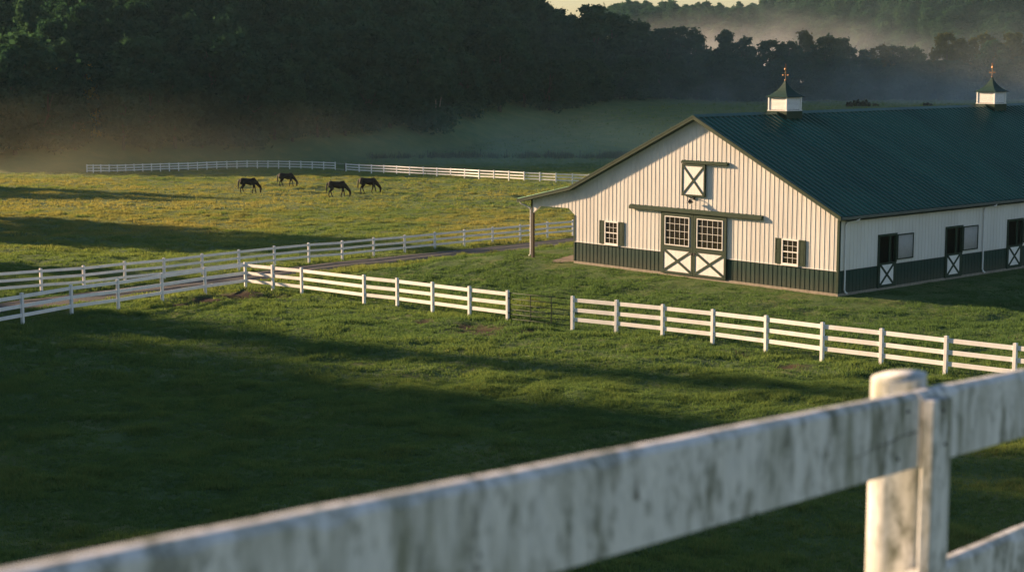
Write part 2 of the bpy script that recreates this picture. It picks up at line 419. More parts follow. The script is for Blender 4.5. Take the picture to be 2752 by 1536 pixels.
# ------------------------------------------------------------------ white board fences
POST_W = .127
def post_mesh(h, w=POST_W):
    mb = MB(); t = w / 2; mb.box(-t, t, -t, t, -.3, h - .03)
    c = t + .006; mb.add([(-c, -c, h - .03), (c, -c, h - .03), (c, c, h - .03), (-c, c, h - .03), (-c, -c, h - .012), (c, -c, h - .012), (c, c, h - .012), (-c, c, h - .012), (0, 0, h + .008)],
                         [(0, 3, 2, 1), (0, 1, 5, 4), (1, 2, 6, 5), (2, 3, 7, 6), (3, 0, 4, 7), (4, 5, 8), (5, 6, 8), (6, 7, 8), (7, 4, 8)])
    return mb
PM = {}
def fence(name, pts, label, group, H=1.4, rails=(.065, .36, .65), rail_h=.112, end_rails=True, skip=()):
    """pts: ground points of the posts; rail tops are given as fractions below the post top"""
    pts = [Vector(p) for p in pts]; root = empty(name, pts[0], label=label, cat='fence', group=group)
    o0 = pts[0]
    key = (round(H, 2),)
    if key not in PM: PM[key] = post_mesh(H).mesh('post', M['vinyl'], bevel=.006)
    for i, p in enumerate(pts):
        d = pts[min(i + 1, len(pts) - 1)] - pts[max(i - 1, 0)]
        po = link('post', PM[key], root, p - o0, math.atan2(d.y, d.x))
        po.rotation_euler = (random.uniform(-.008, .008), random.uniform(-.008, .008), math.atan2(d.y, d.x) + random.uniform(-.03, .03))
    for i in range(len(pts) - 1):
        if i in skip: continue
        a, b = pts[i] - o0, pts[i + 1] - o0; d = (b - a).normalized()
        for f in rails:
            zc = H * (1 - f - rail_h / 2); j = random.uniform(-.006, .006)
            mb = MB(); q0 = a + d * .03 + Vector((0, 0, zc + j)); q1 = b - d * .03 + Vector((0, 0, zc + random.uniform(-.006, .006)))
            side = Vector((-d.y, d.x, 0)); mb.bar(q0, q1, side, .038, H * rail_h); mb.build('rail', M['vinyl'], root, bevel=.004)
    return root
Z4 = lambda x, y: (.3571 * x, 400 + .3571 * y)
Z7 = lambda x, y: (900 + .3571 * x, 680 + .3571 * y)
Z8 = lambda x, y: (2000 + .4423 * x, 900 + .4423 * y)
Z1 = lambda x, y: (.3571 * x, .3571 * y)
Z2 = lambda x, y: (920 + .3571 * x, .3571 * y)
ext = lambda P, k=1: (2 * np.array(P[0]) - np.array(P[1])).tolist() if k else None
def snap(p): return (p[0], p[1], g1(p[0], p[1]))
def line_extend(P, n, front=True):
    P = [list(p) for p in P]
    for _ in range(n):
        if front: q = 2 * np.array(P[0]) - np.array(P[1]); P.insert(0, list(snap(q)))
        else: q = 2 * np.array(P[-1]) - np.array(P[-2]); P.append(list(snap(q)))
    return P
near = [at_ground(*Z4(x, y)) for x, y in ((172, 1320), (540, 1250), (891, 1200), (1222, 1145), (1545, 1092), (1850, 1048))]
near = line_extend(near, 3)
near += [at_ground(*Z4(2054, 1072)), at_ground(*Z4(2272, 1096)), at_ground(*Z7(220, 376))] + [at_ground(*Z7(x, y)) for x, y in ((470, 404), (735, 440), (1013, 478), (1300, 515))]
fence('board_fence', near, 'white board fence turning a corner beside the lane and ending at the green gate', 'white board fences', 1.38)
right = [at_ground(1538.5, 883.4), at_ground(1655.6, 895.4), at_ground(1780.3, 909.2), at_ground(1914.5, 925), at_ground(2058, 944), at_ground(2208.8, 965.5), at_ground(2367.5, 985), at_ground(2540, 1008), at_ground(2725, 1031)]
right = line_extend(right, 4, False)
fence('board_fence', right, 'white three rail board fence running right from the green gate before the barn', 'white board fences', 1.40)
mid = [at_ground(*Z4(x, y)) for x, y in ((313, 1077), (633, 1060 - 8), (941, 1015), (1237, 985), (1523, 947), (1799, 912), (2066, 880), (2325, 852))]
mid += [at_ground(u * 1.0683, v * 1.0683) for u, v in ((861, 653), (940, 644), (1018, 636.5), (1094, 628), (1168, 620), (1239, 612.5))] + [at_ground(1398, 646.7), at_ground(1471, 638), at_ground(1539.6, 631.7)]
mid = line_extend(line_extend(mid, 3), 5, False)
fence('board_fence', mid, 'white three rail board fence along the far side of the lane, passing behind the lean-to', 'white board fences', 1.22)
# far fences: posts placed at the range where a board fence has the height seen
def far_post(u, v, D):
    q = at_depth(u, v, D); return (q[0], q[1], g1(q[0], q[1]))
fl = []
fx = [655, 703, 760, 823, 884, 947, 1010, 1075, 1141, 1208, 1275, 1345, 1416, 1486, 1558, 1632, 1708, 1784, 1860, 1937, 2017, 2097, 2180, 2265, 2350, 2436, 2523]
for i, x in enumerate(fx):
    u = .3571 * x
    v = .3571 * np.interp(x, [655, 823, 1010, 1208, 1416, 1632, 1860, 2097, 2350, 2523], [1304, 1304, 1297, 1290, 1284, 1274, 1268, 1270, 1277, 1285])
    p = at_ground(u, v); fl.append(p)
fence('board_fence', fl, 'white board fence curving along the far left pasture edge below the dark wood', 'white board fences', 1.28)
fr = [at_ground(*Z2(x, y)) for x, y in ((28, 1292), (127, 1300), (219, 1304), (312, 1308), (409, 1313), (506, 1319), (609, 1325), (712, 1330), (815, 1335), (921, 1341), (1028, 1348), (1140, 1353), (1253, 1359), (1368, 1366), (1486, 1371), (1608, 1377), (1731, 1381), (1855, 1386))]
fr = line_extend(fr, 12, False)
fence('board_fence', fr, 'white board fence crossing the far pasture from the gap to the barn roof', 'white board fences', 1.22)
print('near', near[8], right[0], right[6], 'mid', mid[3], mid[-6], 'fl', fl[6], fl[-1], 'fr', fr[0], fr[17])

# small far gate in the gap
def far_gate():
    a, b = Vector(fl[-1]), Vector(fr[0]); root = empty('field_gate', a, label='pale thin bar gate with a dark end post in the far fence gap', cat='gate')
    d = (b - a).normalized(); side = Vector((-d.y, d.x, 0)); L = (b - a).length
    for h in (.28, 1.1):
        MB().bar(d * .12 + Vector((0, 0, h)), d * (L - .12) + Vector((0, 0, h + (b.z - a.z) * 0)), side, .03, .05).build('bar', M['galv'], root)
    mb = MB(); c = d * (L - .28); mb.box(c.x - .11, c.x + .11, c.y - .11, c.y + .11, -.3, 1.3); mb.build('gate_post', M['old_post'], root, bevel=.01)
far_gate()

# green tubular gate
def green_gate():
    a, b = Vector(near[-1]), Vector(right[0]); d = (b - a).normalized(); side = Vector((-d.y, d.x, 0)); L = (b - a).length
    root = empty('tube_gate', a, label='dark green six bar tubular metal gate closed between two white fence posts', cat='gate')
    def P(s, h): return d * s + Vector((0, 0, h))
    MB().tube([P(.14, .12), P(.14, 1.30)], .028).build('hinge_stile', M['gate'], root, smooth=True)
    MB().tube([P(L - .1, .1), P(L - .1, 1.28)], .022).build('latch_stile', M['gate'], root, smooth=True)
    hs = [.14, .35, .56, .78, 1.02, 1.27]
    for h in hs: MB().tube([P(.14, h), P(L - .1, h)], .017).build('bar', M['gate'], root, smooth=True)
    for f in (.36, .68): MB().bar(P(L * f, .14), P(L * f, 1.27), side, .034, .03).build('stay', M['gate'], root)
    for h in (.4, 1.05): MB().box(d.x * .1 - .04, d.x * .1 + .04, d.y * .1 - .04, d.y * .1 + .04, h - .03, h + .03).build('hinge', M['black'], root)
green_gate()

# ------------------------------------------------------------------ foreground fence
def weathered():
    m, nt, out = nodes('weathered_white_board_paint'); p = N(nt, 'ShaderNodeBsdfPrincipled')
    zone = ramp(nt, tex(nt, 1.7, 3, .5), [(.42, (.12, .12, .12)), (.62, (1, 1, 1))]); streak = mix(nt, 1., ramp(nt, tex(nt, 6., 7, .7, (2.2, 2.2, .42)), [(.45, (0, 0, 0)), (.63, (.9, .9, .9))]), zone, 'MULTIPLY'); blot = tex(nt, 7.5, 6, .68, (1.6, 1.6, .7)); fine = tex(nt, 60, 4, .6, (1, 1, .25))
    c = ramp(nt, fine, [(.25, (.60, .61, .61)), (.6, (.76, .76, .75))])
    c = mix(nt, streak, c, (.17, .185, .12))
    c = mix(nt, ramp(nt, blot, [(.53, (0, 0, 0)), (.66, (.9, .9, .9))]), c, (.11, .12, .075))
    speck = tex(nt, 34, 5, .7, (1, 1, .5)); c = mix(nt, ramp(nt, speck, [(.53, (0, 0, 0)), (.66, (.75, .75, .75))]), c, (.14, .155, .12))
    chip = tex(nt, 24, 3, .5)
    c = mix(nt, ramp(nt, chip, [(.69, (0, 0, 0)), (.73, (1, 1, 1))]), c, (.07, .065, .05))
    nt.links.new(c, p.inputs['Base Color']); p.inputs['Roughness'].default_value = .75
    nt.links.new(bump(nt, tex(nt, 26, 6, .6, (1, 1, .6)), .5, .004), p.inputs['Normal'])
    nt.links.new(p.outputs[0], out.inputs[0]); return m
M['weathered'] = weathered()
def foreground():
    P0 = Vector(at_depth(2000, 1150, 2.56)); P1 = Vector(at_depth(2475, 1055, 3.12)); d = (P1 - P0).normalized()
    # horizontal normal of the board, pointing to the camera side
    n = Vector((d.y, -d.x, 0)).normalized()
    root = empty('board_fence', (P1.x, P1.y, g1(P1.x, P1.y)), label='weathered green stained white board fence close to the camera with a round post', cat='fence')
    o = root.location.copy()
    def rail_mesh(s0, s1, zoff, h, thick, name):
        # s along d from P0; front face on the camera side; chipped top edge
        mb = MB(); k = 160; vs = []; rng = np.random.default_rng(int(abs(s0) * 100) + 3)
        ns = [fbm(np.array([i * .16]), np.array([2.]), 77, 4)[0] for i in range(k + 1)]
        for i in range(k + 1):
            s = s0 + (s1 - s0) * i / k; c = P0 + d * s - o
            chip = max(0, ns[i] - .66) * .06
            top = zoff + .002 * (ns[i] - .5)
            prof = [(0, zoff - h), (.0, zoff - h + .004), (0, top - .010 - chip), (-.006, top - .003 - chip * .6), (-.012, top), (-thick + .006, top), (-thick, top - .006), (-thick, zoff - h)]
            for q, z in prof: vs.append(c + n * q + Vector((0, 0, z)))
        m = 8; fs = []
        for i in range(k):
            for j in range(m): fs.append((i * m + j, i * m + (j + 1) % m, (i + 1) * m + (j + 1) % m, (i + 1) * m + j))
        fs += [tuple(range(m)), tuple(range(k * m, (k + 1) * m))[::-1]]
        mb.add(vs, fs); return mb.build(name, M['weathered'], root)
    L = (P1 - P0).length
    r = rail_mesh(-2.6, L - .004, 0, .141, .034, 'rail'); r['label'] = 'top rail board left of the post'
    rail_mesh(L + .004, 3.2, 0, .141, .034, 'rail')
    rail_mesh(L + .004, 3.2, -.352, .141, .034, 'rail')
    rail_mesh(-2.6, L - .004, -.352, .141, .034, 'rail')
    # crack line on the left board: a thin dark split standing in the face
    mb = MB(); pts = []
    for i in range(40):
        t = i / 39; s = L - .012 - t * .30; z = -.066 - .022 * t - .010 * fbm(np.array([t * 5.]), np.array([.5]), 7, 3)[0]
        pts.append((s, z, .0011 * (1 - t * .75)))
    vs = []; fs = []
    for s, z, w in pts:
        c = P0 + d * s - o + n * .0008; vs += [c + Vector((0, 0, z - w)), c + Vector((0, 0, z + w)), c - n * .003 + Vector((0, 0, z + w)), c - n * .003 + Vector((0, 0, z - w))]
    for i in range(39):
        for j in range(4): fs.append((i * 4 + j, i * 4 + (j + 1) % 4, i * 4 + 4 + (j + 1) % 4, i * 4 + 4 + j))
    mb.add(vs, fs).build('split', M['old_post'], root)
    # flat batten covering the joint
    mb = MB(); sb0, sb1 = L + .004, L + .094
    def Q(s, q, z): return P0 + d * s - o + n * q + Vector((0, 0, z))
    vs = [Q(sb0, .001, -2.2), Q(sb1, .001, -2.2), Q(sb1, .026, -2.2), Q(sb0, .026, -2.2), Q(sb0, .001, -.012), Q(sb1, .001, -.012), Q(sb1, .026, -.012), Q(sb0, .026, -.012)]
    mb.add(vs, [(0, 3, 2, 1), (4, 5, 6, 7), (0, 1, 5, 4), (1, 2, 6, 5), (2, 3, 7, 6), (3, 0, 4, 7)]).build('batten', M['weathered'], root, bevel=.003)
    # round post behind the boards, with a low cut top
    mb = MB(); c = P0 + d * (L + .108) - o - n * (.036 + .054)
    prof = [(.0545, -2.2), (.0538, -1.), (.053, -.2), (.0530, .012), (.0528, .0145), (.0, .0155)]
    vs = []; fs = []; K = 28
    for rr, z in prof:
        for k in range(K):
            an = 2 * PI * k / K; w = 1 + .012 * math.sin(5 * an + 1) + .008 * math.sin(11 * an)
            vs.append(c + Vector((rr * w * math.cos(an), rr * w * math.sin(an), z + (.006 * math.cos(an - .2) * rr / .05 if z > 0 else 0))))
    for i in range(len(prof) - 1):
        for k in range(K): fs.append((i * K + k, i * K + (k + 1) % K, (i + 1) * K + (k + 1) % K, (i + 1) * K + k))
    po = mb.add(vs, fs).build('post', M['weathered'], root, smooth=True); po['label'] = 'round timber post with a worn top'
    for s, z in ((L + .045, -.035), (L + .06, -.10), (L - .10, -.115), (L - .06, -.03)):
        q = .027 if s > L else .001
        c = Q(s, q, z); MB().ball(c, .0035, .0035, .0035, 8, 6).build('nail', M['black'], root, smooth=True)
foreground()
# ------------------------------------------------------------------ barn  (local x = b along the ridge, y = a along the gable, z up)
BARN = empty('horse_barn', (BO[0], BO[1], 0), YAW, label='white metal horse barn with a dark green roof, two cupolas and green wainscot', cat='barn')
W, LEN, HB = 18.0, 42.0, 1.14
RIDGE, EAVE_R, KINK, LEAN = 8.30, 3.78, 4.17, 3.23
A_R, A_K, A_L = -.38, 18.04, 22.26
def roofz(a):
    if a <= 9: return RIDGE + (a - 9) * (RIDGE - EAVE_R) / (9 - A_R)
    if a <= A_K: return RIDGE + (a - 9) * (KINK - RIDGE) / (A_K - 9)
    return KINK + (a - A_K) * (LEAN - KINK) / (A_L - A_K)
PITCH_R = .285
def rib_profile(s0, s1, p=PITCH_R, roof=False):
    """breakpoints (s, outward offset) of the ribbed sheet"""
    out = []; n0 = int(math.floor(s0 / p)); k = n0
    one = [(0, 0), (.010, .019), (.034, .019), (.046, 0), (.098, 0), (.104, .005), (.116, .005), (.122, 0), (.190, 0), (.196, .005), (.208, .005), (.214, 0)]
    if roof: p = .42; one = [(0, 0), (.03, .065), (.10, .065), (.13, 0)]
    pts = []
    while k * p < s1 + p:
        pts += [(k * p + s, o) for s, o in one]; k += 1
    def off(s):
        for (sa, oa), (sb, ob) in zip(pts[:-1], pts[1:]):
            if sa <= s <= sb: return oa + (ob - oa) * (s - sa) / (sb - sa)
        return 0
    out = [(s0, off(s0))] + [q for q in pts if s0 + 1e-4 < q[0] < s1 - 1e-4] + [(s1, off(s1))]
    return out
def ribbed(pt, s0, s1, zb, zt, extra=(), base=.0, thick=.03):
    """ribbed upright sheet: pt(s, out, z) -> local point; zb/zt functions of s"""
    pr = rib_profile(s0, s1)
    for e in extra:
        if s0 < e < s1: pr.append((e, dict(pr).get(e, 0)))
    pr = sorted(set(pr)); mb = MB(); vs = []; fs = []; n = len(pr)
    for s, o in pr: vs += [pt(s, base + o, zb(s)), pt(s, base + o, zt(s)), pt(s, base - thick, zt(s)), pt(s, base - thick, zb(s))]
    for i in range(n - 1):
        q = 4 * i
        for j in range(4): fs.append((q + j, q + (j + 1) % 4, q + 4 + (j + 1) % 4, q + 4 + j))
    fs += [(0, 1, 2, 3), (4 * n - 4, 4 * n - 1, 4 * n - 2, 4 * n - 3)]
    return mb.add(vs, fs)
GF = lambda s, o, z: (-o, s, z)                    # gable sheet: outward is -b
SF = lambda s, o, z: (s, -o, z)                    # right hand side wall: outward is -a
def archz(s):                                       # lower edge of the lean-to gable
    if s < 18.0: return HB + .012
    if s < 18.5: return 2.60 + (s - 18.0) / .5 * .36
    if s < 20.9: return 2.96 - (s - 18.5) / 2.4 * .03
    return 2.93 - (s - 20.9) / .58 * .42
g = ribbed(GF, .06, 18.0, lambda s: HB + .012, lambda s: roofz(s) - .1, extra=(9.0,))
g.add(*(lambda q: (q.v, q.f))(ribbed(GF, 18.0, 21.42, archz, lambda s: roofz(s) - .1, extra=(18.04, 18.5, 20.9))))
g.build('gable_wall', M['siding'], BARN)
for s0, s1 in ((.06, 6.93), (11.37, 17.98)): ribbed(GF, s0, s1, lambda s: .06, lambda s: HB - .012).build('gable_wainscot', M['green_siding'], BARN)
# bare backing seen in the slot beside the doors
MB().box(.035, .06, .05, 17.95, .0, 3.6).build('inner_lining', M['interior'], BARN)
mb = MB(); mb.box(-.040, -.002, .06, 6.92, HB - .011, HB + .011); mb.box(-.040, -.002, 11.38, 17.97, HB - .011, HB + .011)
mb.build('wainscot_flashing', M['white'], BARN)
# corner trims
MB().prism([(-.035, -.035), (.10, -.035), (.10, -.002), (-.002, -.002), (-.002, .10), (-.035, .10)], 2, .02, 3.62).build('corner_trim', M['trim'], BARN)
MB().box(-.035, .12, 17.96, 18.06, .02, 2.60).build('corner_trim', M['trim'], BARN)
# footing
mb = MB(); mb.box(-.05, LEN, -.05, 18.05, -.5, .055); mb.build('footing', M['concrete'], BARN, bevel=.01)
# long right wall with stall openings
STALLS = [3.12 + 5.80 * k for k in range(7)]
def side_wall():
    up = MB(); lo = MB(); cur = .05
    for s in STALLS + [None]:
        e = s if s is not None else LEN
        for mb, z0, z1 in ((up, HB + .012, 3.70), (lo, .06, HB - .012)):
            q = ribbed(SF, cur, e, lambda t: z0, lambda t: z1); mb.add(q.v, q.f)
        if s is not None:
            q = ribbed(SF, s, s + 1.53, lambda t: 2.60, lambda t: 3.70); up.add(q.v, q.f); cur = s + 1.53
    up.build('side_wall', M['siding'], BARN); lo.build('side_wainscot', M['green_siding'], BARN)
side_wall()
MB().box(.0, LEN, 17.97, 18.0, .05, 4.05).build('side_wall', M['siding'], BARN)
mb = MB(); mb.prism([(.03, .05), (17.97, .05), (17.97, roofz(17.97) - .1), (9, RIDGE - .1), (.03, roofz(.03) - .1)], 0, LEN - .03, LEN); mb.build('back_gable', M['siding'], BARN)
# stall partitions inside
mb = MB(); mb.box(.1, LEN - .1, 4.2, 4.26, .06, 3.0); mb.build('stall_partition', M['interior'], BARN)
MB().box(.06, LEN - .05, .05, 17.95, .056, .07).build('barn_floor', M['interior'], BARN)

# roof sheets
def roof_sheet(name, a_pts, b0, b1):
    pr = rib_profile(b0, b1, roof=True); mb = MB(); vs = []; fs = []; m = len(a_pts); n = len(pr)
    nr = []
    for i, a in enumerate(a_pts):
        a0 = a_pts[max(i - 1, 0)]; a1 = a_pts[min(i + 1, m - 1)]
        t = Vector((0, a1 - a0, roofz(a1) - roofz(a0))).normalized(); q = Vector((0, -t.z, t.y)); nr.append(q if q.z > 0 else -q)
    for b, o in pr:
        for a, q in zip(a_pts, nr): vs.append(Vector((b, a, roofz(a))) + q * o)
    for i in range(n - 1):
        for j in range(m - 1): fs.append((i * m + j, i * m + j + 1, i * m + m + j + 1, i * m + m + j))
    top = len(vs)
    for b in (b0, b1):                             # underside
        for a, q in zip(a_pts, nr): vs.append(Vector((b, a, roofz(a))) - q * .05)
    for j in range(m - 1): fs.append((top + j, top + j + 1, top + m + j + 1, top + m + j))
    for j in range(m - 1):
        fs.append((j, j + 1, top + j + 1, top + j)); e = (n - 1) * m; fs.append((e + j, e + j + 1, top + m + j + 1, top + m + j))
    mb.add(vs, fs); return mb.build(name, M['roof'], BARN, fix=True)
roof_sheet('roof', [A_R, 3., 6., 8.97], -.40, LEN + .4)
roof_sheet('roof', [9.03, 12., 15., A_K, 20., A_L], -.40, LEN + .4)
mb = MB(); mb.prism([(8.78, roofz(8.78) + .052), (9, RIDGE + .075), (9.22, roofz(9.22) + .052), (9.22, roofz(9.22) + .07), (9, RIDGE + .095), (8.78, roofz(8.78) + .07)], 0, -.43, LEN + .43)
mb.build('ridge_cap', M['roof'], BARN)
# rake boards and soffit along the front edge
def along_roof(a_list, b0, b1, z0, z1):
    poly = [(a, roofz(a) + z1) for a in a_list] + [(a, roofz(a) + z0) for a in a_list[::-1]]
    return MB().prism(poly, 0, b0, b1)
AL = [A_R - .01, 9, A_K, A_L + .02]
along_roof([A_R - .03, 9, A_K, A_L + .03], -.445, -.402, -.16, .045).build('rake_trim', M['trim'], BARN)
along_roof([A_R - .03, 9, A_K, A_L + .03], -.458, -.447, -.03, .050).build('rake_flashing', M['trim'], BARN)
along_roof([.0, 9, A_K, A_L - .1], -.40, -.03, -.155, -.13).build('soffit', M['trim'], BARN)
# eave gutters
def gutter(a, z, s):
    poly = [(a, z), (a - s * .02, z - .10), (a - s * .09, z - .11), (a - s * .125, z - .02), (a - s * .125, z + .012), (a - s * .112, z + .012), (a - s * .112, z - .02), (a - s * .08, z - .098), (a - s * .03, z - .09), (a - s * .012, z)]
    return MB().prism(poly, 0, -.40, LEN + .35)
gutter(A_R + .02, EAVE_R - .02, 1).build('gutter', M['gutter'], BARN)
gutter(A_L - .02, LEAN - .02, -1).build('gutter', M['gutter'], BARN)
MB().box(-.0, LEN, A_R + .03, -.04, 3.55, 3.58).build('eave_soffit', M['trim'], BARN)
def downspout(b):
    mb = MB(); mb.tube([(b + .62, A_R - .03, 3.66), (b + .56, A_R - .02, 3.56), (b + .30, -.16, 3.50), (b + .06, -.085, 3.44), (b, -.075, 3.34), (b, -.075, .22), (b + .02, -.12, .10), (b + .03, -.22, .06)], .042, 8)
    return mb.build('downspout', M['white'], BARN, smooth=True)
for b in (.42, 12.36, 24.3, 36.2): downspout(b)
# lean-to posts, brace, beam and its own downspout
for b in (-.0, 4.2, 8.4, 12.6, 16.8, 21., 25.2, 29.4, 33.6, 37.8):
    mb = MB(); mb.box(b - .02, b + .14, 21.40, 21.56, -.35, roofz(21.5) - .13); mb.build('lean_to_post', M['wood'], BARN, bevel=.008)
MB().box(.16, LEN, 21.43, 21.53, 2.95, 3.28).build('lean_to_beam', M['wood'], BARN)
MB().box(-.034, .10, 21.425, 21.475, 2.5, 3.28).build('corner_trim', M['trim'], BARN)
mb = MB(); mb.bar((.05, 21.40, 2.52), (.05, 20.88, 2.92), (1, 0, 0), .12, .05); mb.build('knee_brace', M['siding'], BARN)
MB().tube([(-.25, 22.24, 3.12), (-.22, 22.20, 3.0), (-.06, 21.85, 2.86), (-.0, 21.64, 2.76), (.0, 21.60, 2.62), (.0, 21.60, .12), (-.04, 21.7, .02)], .042, 8).build('downspout', M['white'], BARN, smooth=True)

# sliding barn doors
def gbox(mb, a0, a1, z0, z1, o0, o1): return mb.box(-o1, -o0, a0, a1, z0, z1)
def big_door(a0, a1, latch_right):
    """a0 < a1; panel hangs in front of the wall"""
    z0, z1 = .04, 3.27; o0, o1 = .05, .11; fr = .14
    mb = MB()
    gbox(mb, a0, a0 + fr, z0, z1, o0, o1); gbox(mb, a1 - fr, a1, z0, z1, o0, o1)
    gbox(mb, a0 + fr, a1 - fr, z1 - .20, z1, o0, o1 - .001); gbox(mb, a0 + fr, a1 - fr, z0, z0 + .13, o0, o1 - .001); gbox(mb, a0 + fr, a1 - fr, 1.29, 1.52, o0, o1 - .001)
    door = mb.build('sliding_door', M['trim'], BARN, bevel=.004)
    # white lower boards with shallow grooves
    mb = MB(); n = 7; w = (a1 - a0 - 2 * fr) / n
    for k in range(n): gbox(mb, a0 + fr + k * w + .004, a0 + fr + (k + 1) * w - .004, z0 + .12, 1.30, o0 + .02, o1 - .025)
    gbox(mb, a0 + fr, a1 - fr, z0 + .12, 1.30, o0 + .005, o0 + .022)
    mb.build('lower_panel', M['white'], door)
    mb = MB(); c = -(o1 - .008); A0, A1 = a0 + fr - .02, a1 - fr + .02; Z0, Z1 = z0 + .13, 1.30
    mb.bar((c, A0, Z0), (c, A1, Z1), (1, 0, 0), .030, .115); mb.bar((c + .003, A0, Z1), (c + .003, A1, Z0), (1, 0, 0), .030, .115)
    mb.build('cross_brace', M['trim'], door)
    # window of the door
    x0, x1, y0, y1 = a0 + .23, a1 - .23, 1.54, 3.06
    if latch_right: x0, x1 = a0 + .27, a1 - .20
    mb = MB(); gbox(mb, x0 + .03, x1 - .03, y0 + .03, y1 - .03, o0 + .012, o0 + .02); mb.build('pane', M['glass'], door)
    mb = MB(); t = .045
    gbox(mb, x0, x0 + t, y0, y1, o0 + .01, o1 + .012); gbox(mb, x1 - t, x1, y0, y1, o0 + .01, o1 + .012)
    gbox(mb, x0 + t, x1 - t, y0, y0 + t, o0 + .01, o1 + .011); gbox(mb, x0 + t, x1 - t, y1 - t, y1, o0 + .01, o1 + .011)
    mb.build('window_frame', M['white'], door)
    mb = MB()
    for k in range(1, 5): q = x0 + (x1 - x0) * k / 5; gbox(mb, q - .009, q + .009, y0 + t, y1 - t, o0 + .022, o0 + .042)
    for k in range(1, 4): q = y0 + (y1 - y0) * k / 4; gbox(mb, x0 + t, x1 - t, q - .009, q + .009, o0 + .022, o0 + .044)
    mb.build('muntin', M['white'], door)
    mb = MB(); e = a0 + .07 if latch_right else a1 - .07; s = -1 if latch_right else 1
    gbox(mb, e - .05, e + .05, 1.14, 1.26, o1, o1 + .03); mb.tube([(-o1 - .05, e - s * .04, 1.2), (-o1 - .05, e + s * .22 * 0 + s * -.2, 1.16)], .014); mb.build('latch', M['black'], door)
    return door
big_door(9.17, 11.36, True); big_door(6.94, 9.155, False)
# jambs beside the doors
mb = MB(); gbox(mb, 11.37, 11.50, .03, 3.28, .0, .045); mb.build('door_jamb', M['trim'], BARN)
# wide slot of plain wall left of the opened track side
def track(a0, a1, z0, z1, name='door_track'):
    mb = MB(); mb.prism([(-.02, z0 + .02), (-.19, z0), (-.20, z0 + .02), (-.20, z0 + (z1 - z0) * .55), (-.10, z1), (-.02, z1)], 1, a0, a1)
    t = mb.build(name, M['trim'], BARN)
    m2 = MB(); k = a0 + .15
    while k < a1: m2.box(-.105, -.03, k - .02, k + .02, z1 - .004, z1 + .022); k += .46
    m2.build('track_bracket', M['trim'], t)
track(4.62, 13.70, 3.275, 3.50)
# loft door
def loft():
    a0, a1, z0, z1 = 8.39, 9.98, 4.19, 5.84; o0, o1 = .05, .16; f = .085
    mb = MB(); gbox(mb, a0, a0 + f, z0, z1, o0, o1); gbox(mb, a1 - f, a1, z0, z1, o0, o1); gbox(mb, a0 + f, a1 - f, z0, z0 + f, o0, o1 - .001); gbox(mb, a0 + f, a1 - f, z1 - f * 1.2, z1, o0, o1 - .001)
    d = mb.build('loft_door', M['trim'], BARN, bevel=.004)
    mb = MB(); n = 7; w = (a1 - a0 - 2 * f) / n
    for k in range(n): gbox(mb, a0 + f + k * w + .004, a0 + f + (k + 1) * w - .004, z0 + f, z1 - f, o0 + .03, o1 - .03)
    gbox(mb, a0 + f, a1 - f, z0 + f, z1 - f, o0, o0 + .032); mb.build('door_panel', M['white'], d)
    mb = MB(); c = -(o1 - .014)
    mb.bar((c, a0 + f - .02, z0 + f - .02), (c, a1 - f + .02, z1 - f), (1, 0, 0), .04, .085); mb.bar((c + .003, a0 + f - .02, z1 - f), (c + .003, a1 - f + .02, z0 + f - .02), (1, 0, 0), .04, .085); mb.build('cross_brace', M['trim'], d)
loft(); track(6.91, 10.0, 5.86, 6.02)
# gable windows with shutters
def window(a0, a1):
    z0, z1 = 1.20, 2.47; f = .075; zm = (z0 + z1) / 2
    mb = MB(); o0, o1 = .02, .075
    gbox(mb, a0, a0 + f, z0, z1, o0, o1); gbox(mb, a1 - f, a1, z0, z1, o0, o1); gbox(mb, a0 + f, a1 - f, z1 - f, z1, o0, o1 - .001); gbox(mb, a0 + f, a1 - f, z0, z0 + f, o0, o1 - .001)
    gbox(mb, a0 + f, a1 - f, zm - .028, zm + .028, o0, o1 - .008); gbox(mb, a0 - .03, a1 + .03, z0 - .05, z0 - .001, o0, o1 + .03)
    w = mb.build('window', M['white'], BARN, bevel=.003)
    mb = MB(); gbox(mb, a0 + f - .005, a1 - f + .005, zm + .02, z1 - f + .005, .034, .040); gbox(mb, a0 + f - .005, a1 - f + .005, z0 + f - .005, zm - .02, .028, .032); mb.build('pane', M['glass'], w)
    mb = MB()
    for y0, y1, o in ((zm + .028, z1 - f, .041), (z0 + f, zm - .028, .033)):
        for k in (1, 2): q = a0 + f + (a1 - a0 - 2 * f) * k / 3; gbox(mb, q - .009, q + .009, y0, y1, o, o + .014)
        q = (y0 + y1) / 2; gbox(mb, a0 + f, a1 - f, q - .009, q + .009, o, o + .016)
    mb.build('muntin', M['white'], w)
    for s0, s1 in ((a1 + .02, a1 + .40), (a0 - .43, a0 - .03)):
        mb = MB(); z0s, z1s = z0 + .0, z1 + .0; t = .06
        gbox(mb, s0, s0 + t, z0s, z1s, .025, .075); gbox(mb, s1 - t, s1, z0s, z1s, .025, .075)
        for q0, q1 in ((z0s, z0s + .08), (zm - .04, zm + .05), (z1s - .07, z1s)): gbox(mb, s0 + t, s1 - t, q0, q1, .025, .0745)
        for q0, q1 in ((z0s + .08, zm - .04), (zm + .05, z1s - .07)):
            gbox(mb, s0 + t, s1 - t, q0, q1, .025, .052); gbox(mb, s0 + t + .03, s1 - t - .03, q0 + .03, q1 - .03, .05, .066)
        mb.build('shutter', M['trim'], BARN, bevel=.003)
window(14.61, 15.63); window(2.37, 3.41)
